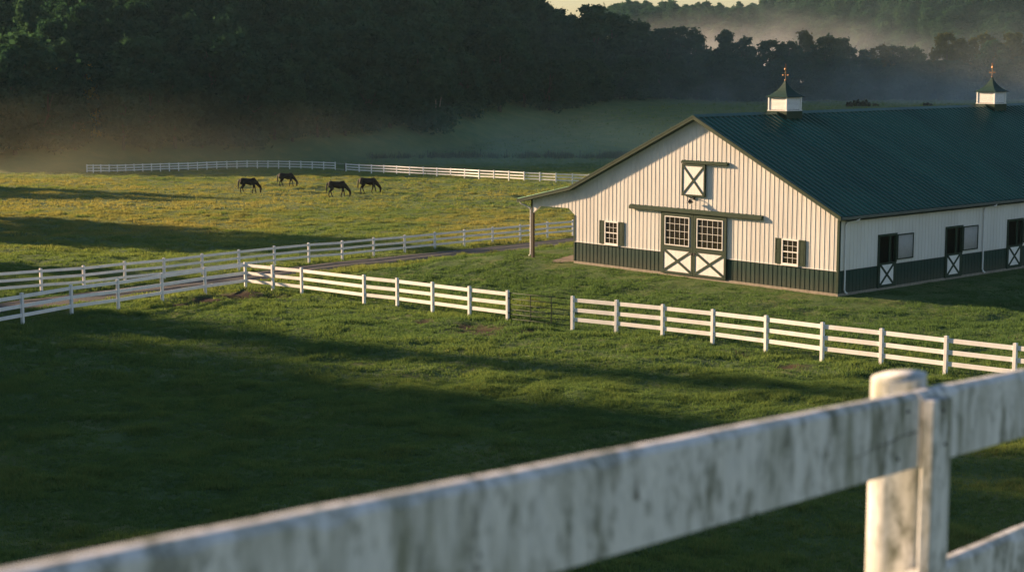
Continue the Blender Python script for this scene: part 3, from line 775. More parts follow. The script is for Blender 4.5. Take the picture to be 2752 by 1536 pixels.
# lamp below the loft door
def lamp():
    root = MB(); root.box(-.07, -.02, 9.12, 9.28, 4.0, 4.16); root.tube([(-.06, 9.2, 4.08), (-.20, 9.2, 4.14), (-.32, 9.2, 4.10), (-.36, 9.2, 4.02)], .022, 8)
    o = root.build('wall_lamp', M['black'], BARN, smooth=True)
    MB().tube([(-.36, 9.2, 4.05), (-.36, 9.2, 3.98), (-.36, 9.2, 3.94), (-.36, 9.2, 3.88)], [.05, .07, .15, .19], 14).build('lamp_shade', M['black'], o, smooth=True)
    MB().ball((-.36, 9.2, 3.87), .075, .075, .075).build('bulb', M['white'], o, smooth=True)
lamp()
# stall doors along the right wall
def sbox(mb, b0, b1, z0, z1, o0, o1): return mb.box(b0, b1, -o1, -o0, z0, z1)
def stall(s):
    w = 1.53
    mb = MB(); sbox(mb, s, s + .075, .03, 2.68, -.08, .075); sbox(mb, s + w - .075, s + w, 1.24, 2.68, -.08, .075); sbox(mb, s + .075, s + w - .075, 2.57, 2.68, -.08, .074)
    fr = mb.build('stall_frame', M['trim'], BARN)
    mb = MB(); sbox(mb, s + .075, s + w, .03, 1.26, -.02, .05); d = mb.build('stall_door', M['trim'], BARN)
    mb = MB(); a, b, z0, z1 = s + .20, s + 1.28, .19, 1.16; sbox(mb, a, b, z0, z1, .045, .058); mb.build('door_panel', M['white'], d)
    mb = MB(); mb.bar((a - .02, -.066, z0 - .02), (b + .02, -.066, z1 + .02), (0, 1, 0), .02, .12); mb.bar((a - .02, -.063, z1 + .02), (b + .02, -.063, z0 - .02), (0, 1, 0), .02, .12); mb.build('cross_brace', M['trim'], d)
    mb = MB(); sbox(mb, s + .98, s + 1.12, 1.26, 2.57, -.06, -.01); mb.build('inner_stile', M['trim'], fr)
    # sliding grille beside the opening
    g0, g1_ = s + w + .04, s + w + 1.40
    mb = MB(); f = .05; sbox(mb, g0, g0 + f, 1.33, 2.60, .04, .08); sbox(mb, g1_ - f, g1_, 1.33, 2.60, .04, .08); sbox(mb, g0 + f, g1_ - f, 2.54, 2.60, .04, .079); sbox(mb, g0 + f, g1_ - f, 1.33, 1.39, .04, .079)
    gr = mb.build('sliding_grille', M['trim'], BARN)
    mb = MB(); n = 13
    for k in range(n): q = g0 + f + (g1_ - g0 - 2 * f) * (k + .5) / n; mb.tube([(q, -.06, 1.39), (q, -.06, 2.54)], .016, 6)
    mb.build('bars', M['galv'], gr, smooth=True)
for s in STALLS: stall(s)
# cupolas
def cupola(bc):
    s = .64; zb, zw = 8.42, 9.16
    # green saddle base cut to the roof slopes
    poly = [(9 - s - .03, roofz(9 - s - .03) - .02), (9 - s - .03, zb), (9 + s + .03, zb), (9 + s + .03, roofz(9 + s + .03) - .02), (9, RIDGE - .05)]
    c = MB().prism(poly, 0, bc - s - .03, bc + s + .03).build('cupola', M['trim'], BARN)
    mb = MB(); t = .085
    for i in (-1, 1):
        for j in (-1, 1):
            x, y = bc + i * (s - t / 2), 9 + j * (s - t / 2); mb.box(x - t / 2, x + t / 2, y - t / 2, y + t / 2, zb, zw)
    mb.box(bc - s - .03, bc + s + .03, 9 - s - .03, 9 + s + .03, zb + .0005, zb + .035)
    mb.build('corner_posts', M['white'], c, bevel=.004)
    mb = MB(); n = 10; z0 = zb + .06; dz = (zw - z0 - .02) / n
    for k in range(n):
        z = z0 + dz * (k + .5)
        for sg in (-1, 1):
            mb.bar((bc - s + t, 9 + sg * (s - .045), z), (bc + s - t, 9 + sg * (s - .045), z), (0, .45 * sg, -.89), .056, .01)
            mb.bar((bc + sg * (s - .045), 9 - s + t, z), (bc + sg * (s - .045), 9 + s - t, z), (.45 * sg, 0, -.89), .056, .01)
    mb.build('louvres', M['white'], c)
    MB().box(bc - s + .1, bc + s - .1, 9 - s + .1, 9 + s - .1, zb, zw).build('core', M['black'], c)
    # concave hipped cap
    prof = [(.76, 9.155), (.765, 9.175), (.60, 9.26), (.45, 9.37), (.32, 9.50), (.20, 9.67), (.10, 9.85), (.035, 10.02)]
    vs = []; fs = []
    for r, z in prof: vs += [(bc - r, 9 - r, z), (bc + r, 9 - r, z), (bc + r, 9 + r, z), (bc - r, 9 + r, z)]
    for i in range(len(prof) - 1):
        for k in range(4): fs.append((i * 4 + k, i * 4 + (k + 1) % 4, i * 4 + 4 + (k + 1) % 4, i * 4 + 4 + k))
    fs += [(0, 3, 2, 1), tuple(range(len(vs) - 4, len(vs)))]
    MB().add(vs, fs).build('cupola_roof', M['cap'], c)
    mb = MB(); mb.tube([(bc, 9, 9.98), (bc, 9, 10.6)], .012, 8); mb.ball((bc, 9, 10.05), .05, .05, .05)
    mb.tube([(bc - .17, 9, 10.33), (bc + .17, 9, 10.33)], .005, 6); mb.tube([(bc, 9 - .17, 10.33), (bc, 9 + .17, 10.33)], .005, 6)
    for x, y in ((.19, 0), (-.19, 0), (0, .19), (0, -.19)):
        mb.box(bc + x - .018, bc + x + .018, 9 + y - .018, 9 + y + .018, 10.295, 10.365)
    # rooster-like vane, turned into the light breeze
    m2 = MB(); m2.prism([(-.22, .58), (-.14, .56), (-.05, .55), (.06, .56), (.12, .66), (.16, .80), (.22, .88), (.14, .92), (.08, .90), (.04, .76), (-.04, .68), (-.12, .72), (-.20, .82), (-.26, .80), (-.24, .68)], 1, -.03, .03)
    m2.ball((0, 0., .64), .11, .07, .09)
    db, da = .78, .626
    mb.add([(bc + x * db - y * da, 9 + x * da + y * db, 10 + z) for x, y, z in m2.v], m2.f)
    mb.build('weathervane', M['copper'], c)
cupola(6.95); cupola(27.1)
# ------------------------------------------------------------------ trees
def tree_proto(seed, H=13., crown_r=4.6, base=.16, shape='round', blobs=36, per=150, leaf=.36):
    blobs = int(blobs * 1.5)
    rng = np.random.default_rng(seed); V = []; 
    cents = []
    for k in range(blobs):
        t = rng.uniform(0, 1) ** .8; z = H * (base + (1 - base) * t) * .97
        if shape == 'round': rr = crown_r * math.sin(PI * min(1, .12 + .86 * t)) ** .55
        elif shape == 'tall': rr = crown_r * (.95 - .75 * t ** 1.6)
        else: rr = crown_r * (1 - t) ** .55 * (.55 + .5 * min(1, t * 3))
        an = rng.uniform(0, 2 * PI); q = rr * (rng.uniform(.15, 1) ** .5) * .82
        br = rng.uniform(.55, 1.45) * (crown_r / 4.6) * (1.15 - .45 * t)
        cents.append((q * math.cos(an), q * math.sin(an), min(z, H - br * .55), br))
    for cx, cy, cz, br in cents:
        n = int(per * (br / 1.1) ** 1.6)
        d = rng.normal(size=(n, 3)); d /= np.linalg.norm(d, axis=1)[:, None]
        r = br * np.where(rng.uniform(0, 1, n) < .22, rng.uniform(.9, 1.6, n), rng.uniform(.3, 1.1, n) ** .6)
        r *= 1 + .25 * np.sin(d[:, 0] * 5 + cx) * np.sin(d[:, 1] * 6 + cy)
        c = np.array([cx, cy, cz]) + d * r[:, None] * np.array([1, 1, .78])
        nn = d + rng.normal(size=(n, 3)) * .7 + np.array([0, 0, .35]); nn /= np.linalg.norm(nn, axis=1)[:, None]
        ref = rng.normal(size=(n, 3)); u = np.cross(nn, ref); u /= np.linalg.norm(u, axis=1)[:, None]; w = np.cross(nn, u)
        a = leaf * rng.uniform(.55, 1.15, n)[:, None]; bb = a * rng.uniform(.55, .9, n)[:, None]
        V.append(np.stack([c - u * a, c - w * bb, c + u * a, c + w * bb], 1).reshape(-1, 3))
    V = np.concatenate(V)
    crown = np_mesh('crown', V, np.arange(len(V)), 4, M['leaf'])
    mb = MB(); lean = rng.normal(0, .12, 2)
    top = H * .72; mb.tube([(0, 0, -.8), (0, 0, .2), (lean[0], lean[1], H * .3), (lean[0] * 2, lean[1] * 2, top)], [H * .028, H * .021, H * .015, H * .004], 8)
    for k in range(8):
        cx, cy, cz, br = cents[int(rng.integers(len(cents)))]; z0 = H * rng.uniform(.2, .5)
        mb.tube([(lean[0], lean[1], z0), (cx * .5, cy * .5, z0 + (cz - z0) * .6), (cx, cy, max(cz, z0))], [H * .009, H * .006, H * .002], 6)
    trunk = mb.mesh('trunk', M['bark'], smooth=True)
    return crown, trunk, H
PROTO = [tree_proto(21, 13., 4.8, .06, blobs=44), tree_proto(22, 14., 4.2, .05, 'tall', 44), tree_proto(23, 12., 5.2, .07, blobs=42), tree_proto(24, 15., 4.4, .05, 'tall', 44), tree_proto(25, 11.5, 4.6, .04, blobs=42), tree_proto(26, 13.5, 5.0, .08, blobs=40)]
def recolour(p, mat):
    c = p[0].copy(); c.name = 'crown'; c.materials.clear(); c.materials.append(mat); return (c, p[1], p[2])
OLIVE = [recolour(PROTO[k], M['leaf_olive']) for k in (0, 1, 5)]
SUN_PAINTED = [recolour(PROTO[k], M['leaf_sun_painted']) for k in (1, 4)]
def tree(x, y, H, proto, label, group=None, wide=1., rz=None, name='broadleaf_tree', sink=.1):
    crown, trunk, h0 = proto; s = H / h0
    r = empty(name, (x, y, g1(x, y) - sink), random.uniform(0, 6.28) if rz is None else rz, label=label, cat='tree', group=group)
    r.scale = (s * wide, s * wide, s)
    link('crown', crown, r); link('trunk', trunk, r); return r
TREES = []
def edge_pt(t):                                    # t: 0..1 along the wood edge from the left border to the right treeline
    ex = np.interp(t, np.linspace(0, 1, 9), [-86, -72, -60, -48, -38, -29, -19.5, -6.5, 9]); return ex, float(forest_edge(ex))
rg = random.Random(5)
# first and second row of the shaded wood
k = 0
for row, (off, n) in enumerate(((9.5, 24), (15, 22), (20.5, 20))):
    for i in range(n):
        t = (i + rg.uniform(.15, .85)) / n; x, y = edge_pt(t); x += rg.uniform(-1.2, 1.2) - off * .35; y += off * .9 + rg.uniform(-1.5, 1.5)
        tree(x, y, rg.uniform(10.5, 16.5), PROTO[rg.randrange(6)], 'dark broadleaf tree in the front rows of the shaded wood behind the pasture', 'trees along the edge of the wood', rg.uniform(.9, 1.2))
        TREES.append((x, y))
# pale slender trunks standing before the wood
def pale_tree():
    x, y, z = at_ground(1172, 352); r = empty('slender_tree', (x, y, g1(x, y)), label='slender tree with two pale bare trunks in front of the dark wood', cat='tree')
    MB().tube([(0, 0, -.3), (.05, 0, 3), (-.1, 0, 6.5), (-.15, .1, 11)], [.16, .12, .09, .04], 8).build('trunk', M['pale_bark'], r, smooth=True)
    MB().tube([(.1, 0, -.2), (.45, .1, 3), (1.1, .2, 7), (1.35, .2, 11.5)], [.14, .11, .08, .03], 8).build('trunk', M['pale_bark'], r, smooth=True)
    c = link('crown', PROTO[4][0], r, (.6, 0, 5.6)); c.scale = (.62, .62, .62)
pale_tree()
# treeline on the right: picture position of the top, range, width, kind
LINE = [(1590, 22, 392, 1.05, PROTO[0], 'rounded dark tree on the shoulder of the wooded hill against the pale sky'),
        (1655, 42, 396, 1.1, PROTO[2], 'dark tree just below the skyline notch where the sky meets the wooded hill'),
        (1725, 66, 398, 1.05, PROTO[5], 'dark tree halfway down the falling skyline of the wooded hill'),
        (1790, 84, 400, 1.1, PROTO[0], 'dark tree low on the falling skyline, left of the bright mist'),
        (1843, 80, 402, .95, PROTO[2], 'dark round tree where the hillside skyline begins to level out'),
        (1948, 84, 404, .9, PROTO[3], 'pointed dark tree standing left of the bright mist gap'),
        (1992, 108, 402, .9, PROTO[4], 'dark tree at the left foot of the bright mist gap'),
        (2072, 116, 405, 1., PROTO[0], 'low dark rounded tree right behind the first cupola'),
        (2120, 118, 407, .8, PROTO[2], 'low dark tree between the first cupola and the tall olive tree'),
        (2166, 82, 432, .85, OLIVE[1], 'tall hazy olive tree rising above the treeline right of the first cupola'),
        (2218, 104, 408, 1., PROTO[5], 'broad dark tree in front of the tall hazy olive tree'),
        (2262, 110, 410, .9, PROTO[0], 'broad dark tree right of the tall hazy olive tree'),
        (2315, 140, 410, .9, PROTO[4], 'lower dark tree in the dip of the right treeline'),
        (2366, 128, 412, .9, OLIVE[2], 'olive edged tree in the dip of the right treeline'),
        (2410, 130, 413, .95, PROTO[2], 'large dark tree before the gap left of the second cupola'),
        (2452, 134, 414, 1., PROTO[5], 'large dark tree nearest the gap left of the second cupola'),
        (2545, 96, 428, .85, OLIVE[0], 'tall olive tree left of the second cupola'),
        (2580, 104, 424, .8, OLIVE[1], 'narrow olive tree just left of the second weathervane'),
        (2640, 98, 426, .9, OLIVE[2], 'olive green tree behind the second cupola'),
        (2676, 116, 415, .9, PROTO[0], 'dark tree directly behind the second weathervane'),
        (2722, 96, 422, .9, OLIVE[0], 'olive green tree at the right end of the treeline'),
        (2766, 104, 422, .9, PROTO[3], 'dark tree at the right border behind the barn roof'),
        (2850, 108, 422, .95, PROTO[2], 'dark tree just beyond the right border of the treeline'), (2940, 100, 424, 1., PROTO[0], 'broad dark tree farther along the treeline beyond the right border')]
for u, v, D, wd, pr, lab in LINE:
    p = at_depth(u, v, D); gz = g1(p[0], p[1]); tree(p[0], p[1], p[2] - gz + .6, pr, lab, 'trees of the far treeline', wd * 1.12); TREES.append((p[0], p[1]))
tree(*at_depth(2005, 106, 520)[:2], 15, OLIVE[1], 'pale misty tree alone in the bright gap behind the treeline', None, .9)
# lower trees filling the foot of the treeline
for i in range(60):
    u = 1480 + i * 29.5 + rg.uniform(-14, 14); D = np.interp(u, [1480, 1600, 1900, 2250, 2800, 3300], [352, 372, 397, 404, 412, 420]); p = at_depth(u, 200, D)
    tree(p[0], p[1], rg.uniform(7., 10.5) * (1 if u > 1600 else 1.1), PROTO[rg.randrange(6)], 'low dark tree filling the misty foot of the far treeline', 'low trees at the foot of the treeline', 1.25); TREES.append((p[0], p[1]))
# golden tops in the wood: sunlight put into the leaf colour
for u, v, D, lab in ((148, 168, 262, 'tree with a golden top coloured as if sunlit, leftmost of the golden trees in the wood'), (243, 166, 264, 'tree with a golden top coloured as if sunlit, beside the leftmost golden tree'), (735, 98, 312, 'tree with a small golden top coloured as if sunlit, high in the middle of the wood')):
    p = at_depth(u, v, D); tree(p[0], p[1], p[2] - g1(p[0], p[1]), SUN_PAINTED[0], lab, None, .55)
# trees standing outside the left border, whose long shadows cross the pasture
CAST = [(92, 118, 14, 1.1), (97, 122, 17.5, 1.0), (103, 122, 14, 1.1), (108, 125, 9.5, 1.1), (128, 166, 10, 1.2), (134, 165, 13, 1.1), (140, 168, 15, 1.), (71, 92, 9, 1.1), (64, 100, 10, 1.),
        (52.5, 80, 19, .55), (44.5, 70, 20, .75), (48.5, 94, 17, .5), (56.5, 88, 12, .7), (55.5, 104, 17, .4), (59, 100, 10, .6), (39.5, 76, 22, .9), (35.5, 62, 20, .9), (43, 88, 19, .6), (33.5, 84, 22, .9), (19.2, 60, 21, 1.0), (14, 74, 22, 1.2), (19.8, 90, 22, .95), (10, 56, 20, 1.2), (4, 70, 21, 1.2), (-2, 58, 20, 1.2), (-9, 66, 20, 1.2), (-16, 60, 20, 1.2)]
for p, t, H, wd in CAST:
    x, y = .4924 * p - .8704 * t, .8704 * p + .4924 * t
    tree(x, y, H, PROTO[rg.randrange(6)], 'broadleaf tree beyond the left border throwing a long shadow over the grass', 'trees beyond the left border', wd)

# rest of the wood and the distant wooded ridge: uncountable, scattered by geometry nodes
def scatter(name, pts, scales, kinds, label, kind_objs):
    me = bpy.data.meshes.new(name); me.vertices.add(len(pts)); me.vertices.foreach_set('co', np.asarray(pts, np.float32).ravel()); me.update()
    for k, a, t in (('sc', scales, 'FLOAT'), ('rot', RNG.uniform(0, 6.28, len(pts)), 'FLOAT'), ('kind_index', kinds, 'INT')):
        at = me.attributes.new(k, t, 'POINT'); at.data.foreach_set('value', np.asarray(a, np.float32 if t == 'FLOAT' else np.int32))
    ob = tag(link(name, me), label, 'wood', kind='stuff')
    ng = bpy.data.node_groups.new(name + '_scatter', 'GeometryNodeTree'); ng.interface.new_socket('Geometry', in_out='INPUT', socket_type='NodeSocketGeometry'); ng.interface.new_socket('Geometry', in_out='OUTPUT', socket_type='NodeSocketGeometry')
    gi = ng.nodes.new('NodeGroupInput'); go = ng.nodes.new('NodeGroupOutput'); jn = ng.nodes.new('GeometryNodeJoinGeometry')
    for q in kind_objs:
        oi = ng.nodes.new('GeometryNodeObjectInfo'); oi.transform_space = 'ORIGINAL'; oi.inputs['Object'].default_value = q; oi.inputs['As Instance'].default_value = True
        ng.links.new(oi.outputs['Geometry'], jn.inputs[0])
    ip = ng.nodes.new('GeometryNodeInstanceOnPoints'); ip.inputs['Pick Instance'].default_value = True
    def attr(n, t):
        a = ng.nodes.new('GeometryNodeInputNamedAttribute'); a.data_type = t; a.inputs[0].default_value = n; return a.outputs[0]
    cx = ng.nodes.new('ShaderNodeCombineXYZ'); ng.links.new(attr('rot', 'FLOAT'), cx.inputs[2])
    ng.links.new(gi.outputs[0], ip.inputs['Points']); ng.links.new(jn.outputs[0], ip.inputs['Instance']); ng.links.new(attr('kind_index', 'INT'), ip.inputs['Instance Index'])
    ng.links.new(cx.outputs[0], ip.inputs['Rotation']); ng.links.new(attr('sc', 'FLOAT'), ip.inputs['Scale']); ng.links.new(ip.outputs[0], go.inputs[0])
    ob.modifiers.new('scatter', 'NODES').node_group = ng
    return ob
CROWN_OBJS = []
seen = set()
for o in COL.objects:
    if o.name.startswith('crown') and o.data.materials[0] == M['leaf'] and o.data.name not in seen and o.parent and o.parent.name.startswith('broadleaf'): seen.add(o.data.name); CROWN_OBJS.append(o)
def wood_points():
    P = []; S = []
    x = RNG.uniform(-190, 60, 60000); y = RNG.uniform(235, 640, 60000)
    inside = (y - forest_edge(x)) * .82
    ok = (inside > 21) & (np.abs(x / y) < .42) & ((x < 18) | (inside < 22)) & ~((x > 60))
    x, y = x[ok], y[ok]; cell = {}; out = []
    for a, b in zip(x, y):
        r = 4.4 + .008 * (b - 240); kx, ky = int(a // 6), int(b // 6); bad = False
        for i in (-1, 0, 1):
            for j in (-1, 0, 1):
                for c, d in cell.get((kx + i, ky + j), ()):
                    if (c - a) ** 2 + (d - b) ** 2 < r * r: bad = True
        if not bad: cell.setdefault((kx, ky), []).append((a, b)); out.append((a, b))
    out = np.array(out); return out
wp = wood_points(); wz = ground(wp[:, 0], wp[:, 1]) - .6
scatter('wood', np.stack([wp[:, 0], wp[:, 1], wz], 1), RNG.uniform(.8, 1.22, len(wp)) * np.interp(wp[:, 0], [-20, 5], [1, .78]), RNG.integers(0, len(CROWN_OBJS), len(wp)), 'dark shaded wood covering the hillside behind the pasture', CROWN_OBJS)
fx_ = RNG.uniform(60, 480, 2600); fy_ = RNG.uniform(760, 1240, 2600); ok = (np.abs(fx_ / fy_) < .42); fx_, fy_ = fx_[ok], fy_[ok]
scatter('distant_wood', np.stack([fx_, fy_, ground(fx_, fy_) - 1.], 1), RNG.uniform(1.0, 1.55, len(fx_)), RNG.integers(0, len(CROWN_OBJS), len(fx_)), 'hazy wooded ridge rising behind the far treeline', CROWN_OBJS)
print('wood', len(wp), 'far', len(fx_), 'kinds', len(CROWN_OBJS))

# brown shrubs on the crest of the far field
def shrub(u, v, D, w, h, label):
    p = at_depth(u, v, D); rng = np.random.default_rng(int(u)); n = 420
    d = rng.normal(size=(n, 3)); d /= np.linalg.norm(d, axis=1)[:, None]; d[:, 2] = np.abs(d[:, 2])
    c = d * np.array([w / 2, w / 2.4, h]) * (rng.uniform(.5, 1, n) ** .5)[:, None] * (1 + .18 * np.sin(d[:, :1] * 9))
    u_ = rng.normal(size=(n, 3)); u_ /= np.linalg.norm(u_, axis=1)[:, None]; q = rng.normal(size=(n, 3)); w_ = np.cross(u_, q); w_ /= np.linalg.norm(w_, axis=1)[:, None]
    V = np.stack([c - u_ * .17, c - w_ * .12, c + u_ * .17, c + w_ * .12], 1).reshape(-1, 3)
    o = link('shrub', np_mesh('shrub', V, np.arange(len(V)), 4, M['shrub']), None, (p[0], p[1], g1(p[0], p[1]) - .05)); tag(o, label, 'shrub', 'brown shrubs on the far crest')
for a in ((2283, 296, 366, 1.9, 1.0, 'small brown shrub at the left end of the clump on the far crest'), (2303, 296, 367, 2.4, 1.35, 'largest brown shrub in the middle of the clump on the far crest'), (2325, 296, 366, 2.2, 1.3, 'brown shrub at the right end of the clump on the far crest'), (2352, 296, 366, 1.3, .6, 'low brown shrub standing just right of the clump on the far crest'), (2491, 290, 368, 2.2, .6, 'low dark shrub alone on the far crest before the second cupola')): shrub(*a)

# wire fence and dry weeds at the foot of the rolling field
def wire_fence():
    us = [1000, 1072, 1150, 1155, 1236, 1292, 1362, 1420, 1472, 1510, 1560, 1612, 1665, 1720, 1780]
    pts = []
    for i, u in enumerate(us):
        p = at_depth(u, 424, 283 + (i % 2) * .4); pts.append(Vector((p[0], p[1], g1(p[0], p[1]))))
    root = empty('wire_fence', pts[0], label='thin wire fence on dark wooden posts at the foot of the rolling field', cat='fence'); rr = random.Random(3)
    for i, p in enumerate(pts):
        q = p - pts[0]; h = rr.uniform(1.0, 1.5)
        MB().tube([q + Vector((0, 0, -.3)), q + Vector((rr.uniform(-.1, .1), 0, h))], [.09, .07], 6).build('post', M['old_post'], root)
    for h in (.4, .75, 1.05): MB().tube([p - pts[0] + Vector((0, 0, h)) for p in pts], .006, 4).build('wire', M['old_post'], root)
    n = 5200; t = RNG.uniform(0, 1, n) ** .8; xx = -24 + t * 56 + RNG.normal(0, .3, n); yy = 284 + RNG.normal(0, 1.1, n); dn = fbm(xx / 1.6, yy / 4, 91, 3); ok = dn > RNG.uniform(.2, .6, n); xx, yy, dn = xx[ok], yy[ok], dn[ok]; n = len(xx)
    zz = ground(xx, yy); h = RNG.uniform(.4, 1.25, n) * (.4 + dn); w = RNG.uniform(.03, .08, n); lx = RNG.normal(0, .18, n)
    V = np.stack([np.stack([xx - w, yy, zz], 1), np.stack([xx + w, yy + .05, zz], 1), np.stack([xx + lx, yy + RNG.normal(0, .1, n), zz + h], 1)], 1).reshape(-1, 3)
    tag(link('tall_weeds', np_mesh('tall_weeds', V, np.arange(len(V)), 3, M['weed'], {'tint': np.repeat(RNG.uniform(0, 1, n), 3)})), 'dry brown weeds growing along the wire fence', 'weeds', kind='stuff')
wire_fence()

# ------------------------------------------------------------------ grazing horses
def fuse(parts, name, mat, voxel, smooth=8):
    """one continuous skin from overlapping tapered limbs: (p0, r0, p1, r1, lateral squeeze)"""
    mb = MB()
    for p0, r0, p1, r1, sq in parts:
        p0, p1 = Vector(p0), Vector(p1); n = 7; pts = []; rad = []
        d = (p1 - p0)
        for k in range(n):
            t = k / (n - 1); pts.append(p0 + d * t); rad.append(r0 + (r1 - r0) * t)
        mb.tube(pts, rad, 12, sq)
        mb.ball(p0, r0, r0 * sq, r0, 12, 8); mb.ball(p1, r1, r1 * sq, r1, 12, 8)
    me = mb.mesh(name, mat, fix=True); o = bpy.data.objects.new('tmp', me); COL.objects.link(o)
    m = o.modifiers.new('r', 'REMESH'); m.mode = 'VOXEL'; m.voxel_size = voxel
    s = o.modifiers.new('s', 'SMOOTH'); s.factor = .5; s.iterations = smooth
    dg = bpy.context.evaluated_depsgraph_get(); out = bpy.data.meshes.new_from_object(o.evaluated_get(dg)); bpy.data.objects.remove(o); bpy.data.meshes.remove(me)
    out.name = name; out.materials.clear(); out.materials.append(mat); out.shade_smooth(); return out
def horse_meshes(hind, fore, headz):
    """hind/fore: two (upper swing, foot offset) values; x is forward"""
    P = []
    P += [((.22, 0, 1.22), .295, (.60, 0, 1.18), .295, .86), ((.60, 0, 1.18), .295, (1.0, 0, 1.11), .345, .82), ((1.0, 0, 1.11), .345, (1.32, 0, 1.15), .32, .76),
          ((1.20, 0, 1.37), .14, (1.36, 0, 1.40), .13, .7), ((.10, 0, 1.16), .21, (.30, 0, 1.10), .24, .9),
          ((1.36, 0, 1.16), .27, (1.58, 0, 1.02), .20, .7), ((1.58, 0, 1.02), .20, (1.80, 0, .76), .145, .62), ((1.80, 0, .76), .145, (1.96, 0, .56 + headz), .105, .62),
          ((1.97, 0, .55 + headz), .105, (2.0, 0, .40 + headz), .115, .62), ((2.0, 0, .40 + headz), .112, (1.97, 0, .16 + headz), .072, .66), ((1.97, 0, .16 + headz), .07, (1.955, 0, .08 + headz), .06, .75)]
    for sg in (-1, 1): P += [((1.93, sg * .055, .62 + headz), .028, (2.03, sg * .075, .70 + headz), .012, .6)]
    for sg, (sw, fo) in zip((-1, 1), hind):
        y = sg * .15
        P += [((.16, y, 1.06), .20, (.34 + sw * .3, y, .84), .135, .62), ((.34 + sw * .3, y, .84), .125, (.08 + sw, y, .52), .066, .75), ((.08 + sw, y, .52), .066, (.13 + fo, y, .17), .050, .8),
              ((.13 + fo, y, .17), .045, (.19 + fo, y, .06), .045, .9), ((.19 + fo, y, .05), .055, (.20 + fo, y, .03), .06, .95)]
    for sg, (sw, fo) in zip((-1, 1), fore):
        y = sg * .14
        P += [((1.34, y, 1.0), .17, (1.34 + sw * .3, y, .74), .095, .7), ((1.34 + sw * .3, y, .74), .09, (1.36 + sw, y, .47), .056, .8), ((1.36 + sw, y, .47), .062, (1.36 + fo, y, .16), .048, .85),
              ((1.36 + fo, y, .16), .044, (1.40 + fo, y, .06), .044, .9), ((1.40 + fo, y, .05), .054, (1.41 + fo, y, .03), .058, .95)]
    body = fuse(P, 'body', M['coat'], .018)
    tail = fuse([((-.08, 0, 1.33), .05, (-.17, 0, 1.18), .06, .8), ((-.17, 0, 1.18), .062, (-.20, 0, .80), .075, .7), ((-.20, 0, .80), .075, (-.19, 0, .40), .03, .7)], 'tail', M['mane'], .018, 3)
    mane = fuse([((1.30, 0, 1.49), .035, (1.55, 0, 1.26), .055, .5), ((1.55, 0, 1.26), .055, (1.80, 0, .93), .05, .5), ((1.80, 0, .93), .05, (2.0, 0, .69 + headz), .035, .6), ((2.0, 0, .69 + headz), .03, (2.08, 0, .54 + headz), .02, .8)], 'mane', M['mane'], .018, 3)
    return body, tail, mane
HM = [horse_meshes(((-.02, -.12), (.10, .16)), ((-.10, -.22), (.06, .10)), 0.), horse_meshes(((.02, -.06), (.12, .20)), ((-.12, -.20), (.10, .16)), .0)]
HORSES = [((603, 658), 487, 450, 0, 'dark bay horse grazing, leftmost of the four in the pasture'), ((700, 751), 470, 437, 1, 'reddish bay horse grazing farthest back, beneath the pasture fence'),
          ((824, 884), 497, 458, 0, 'dark horse grazing nearest the camera, third from the left'), ((904, 960), 487, 449, 1, 'dark bay horse grazing, rightmost of the four in the pasture')]
for (u0, u1), vb, vt, k, lab in HORSES:
    s = 1.0683; p = at_ground((u0 + u1) / 2 * s, vb * s); D = p[1]
    H = (vb - vt) * s * D / FPX; sc = H / 1.52 * 1.05
    print('horse', round(D, 1), 'height', round(H, 2))
    r = empty('horse', (p[0] - 1.0 * sc, p[1], g1(p[0], p[1]) + .05), R(-6 if k else 4), label=lab, cat='horse', group='horses grazing in the pasture'); r.scale = (sc, sc, sc)
    for nm, me in zip(('body', 'tail', 'mane'), HM[k]): link(nm, me, r)

# ------------------------------------------------------------------ air
def volume(name, density, color, aniso, hetero=None):
    m, nt, out = nodes(name); v = N(nt, 'ShaderNodeVolumePrincipled'); v.inputs['Color'].default_value = (*color, 1); v.inputs['Density'].default_value = density; v.inputs['Anisotropy'].default_value = aniso
    nt.links.new(v.outputs[0], out.inputs['Volume']); return m, nt, v
HAZE_D = .000065
m, nt, v = volume('haze_air', HAZE_D, (.48, .80, .95), .1)
h = MB().box(-720, 720, -190, 1560, -14, 120).build('haze', m, None); tag(h, 'thin morning haze filling the valley', 'haze', kind='stuff'); h.display_type = 'WIRE'

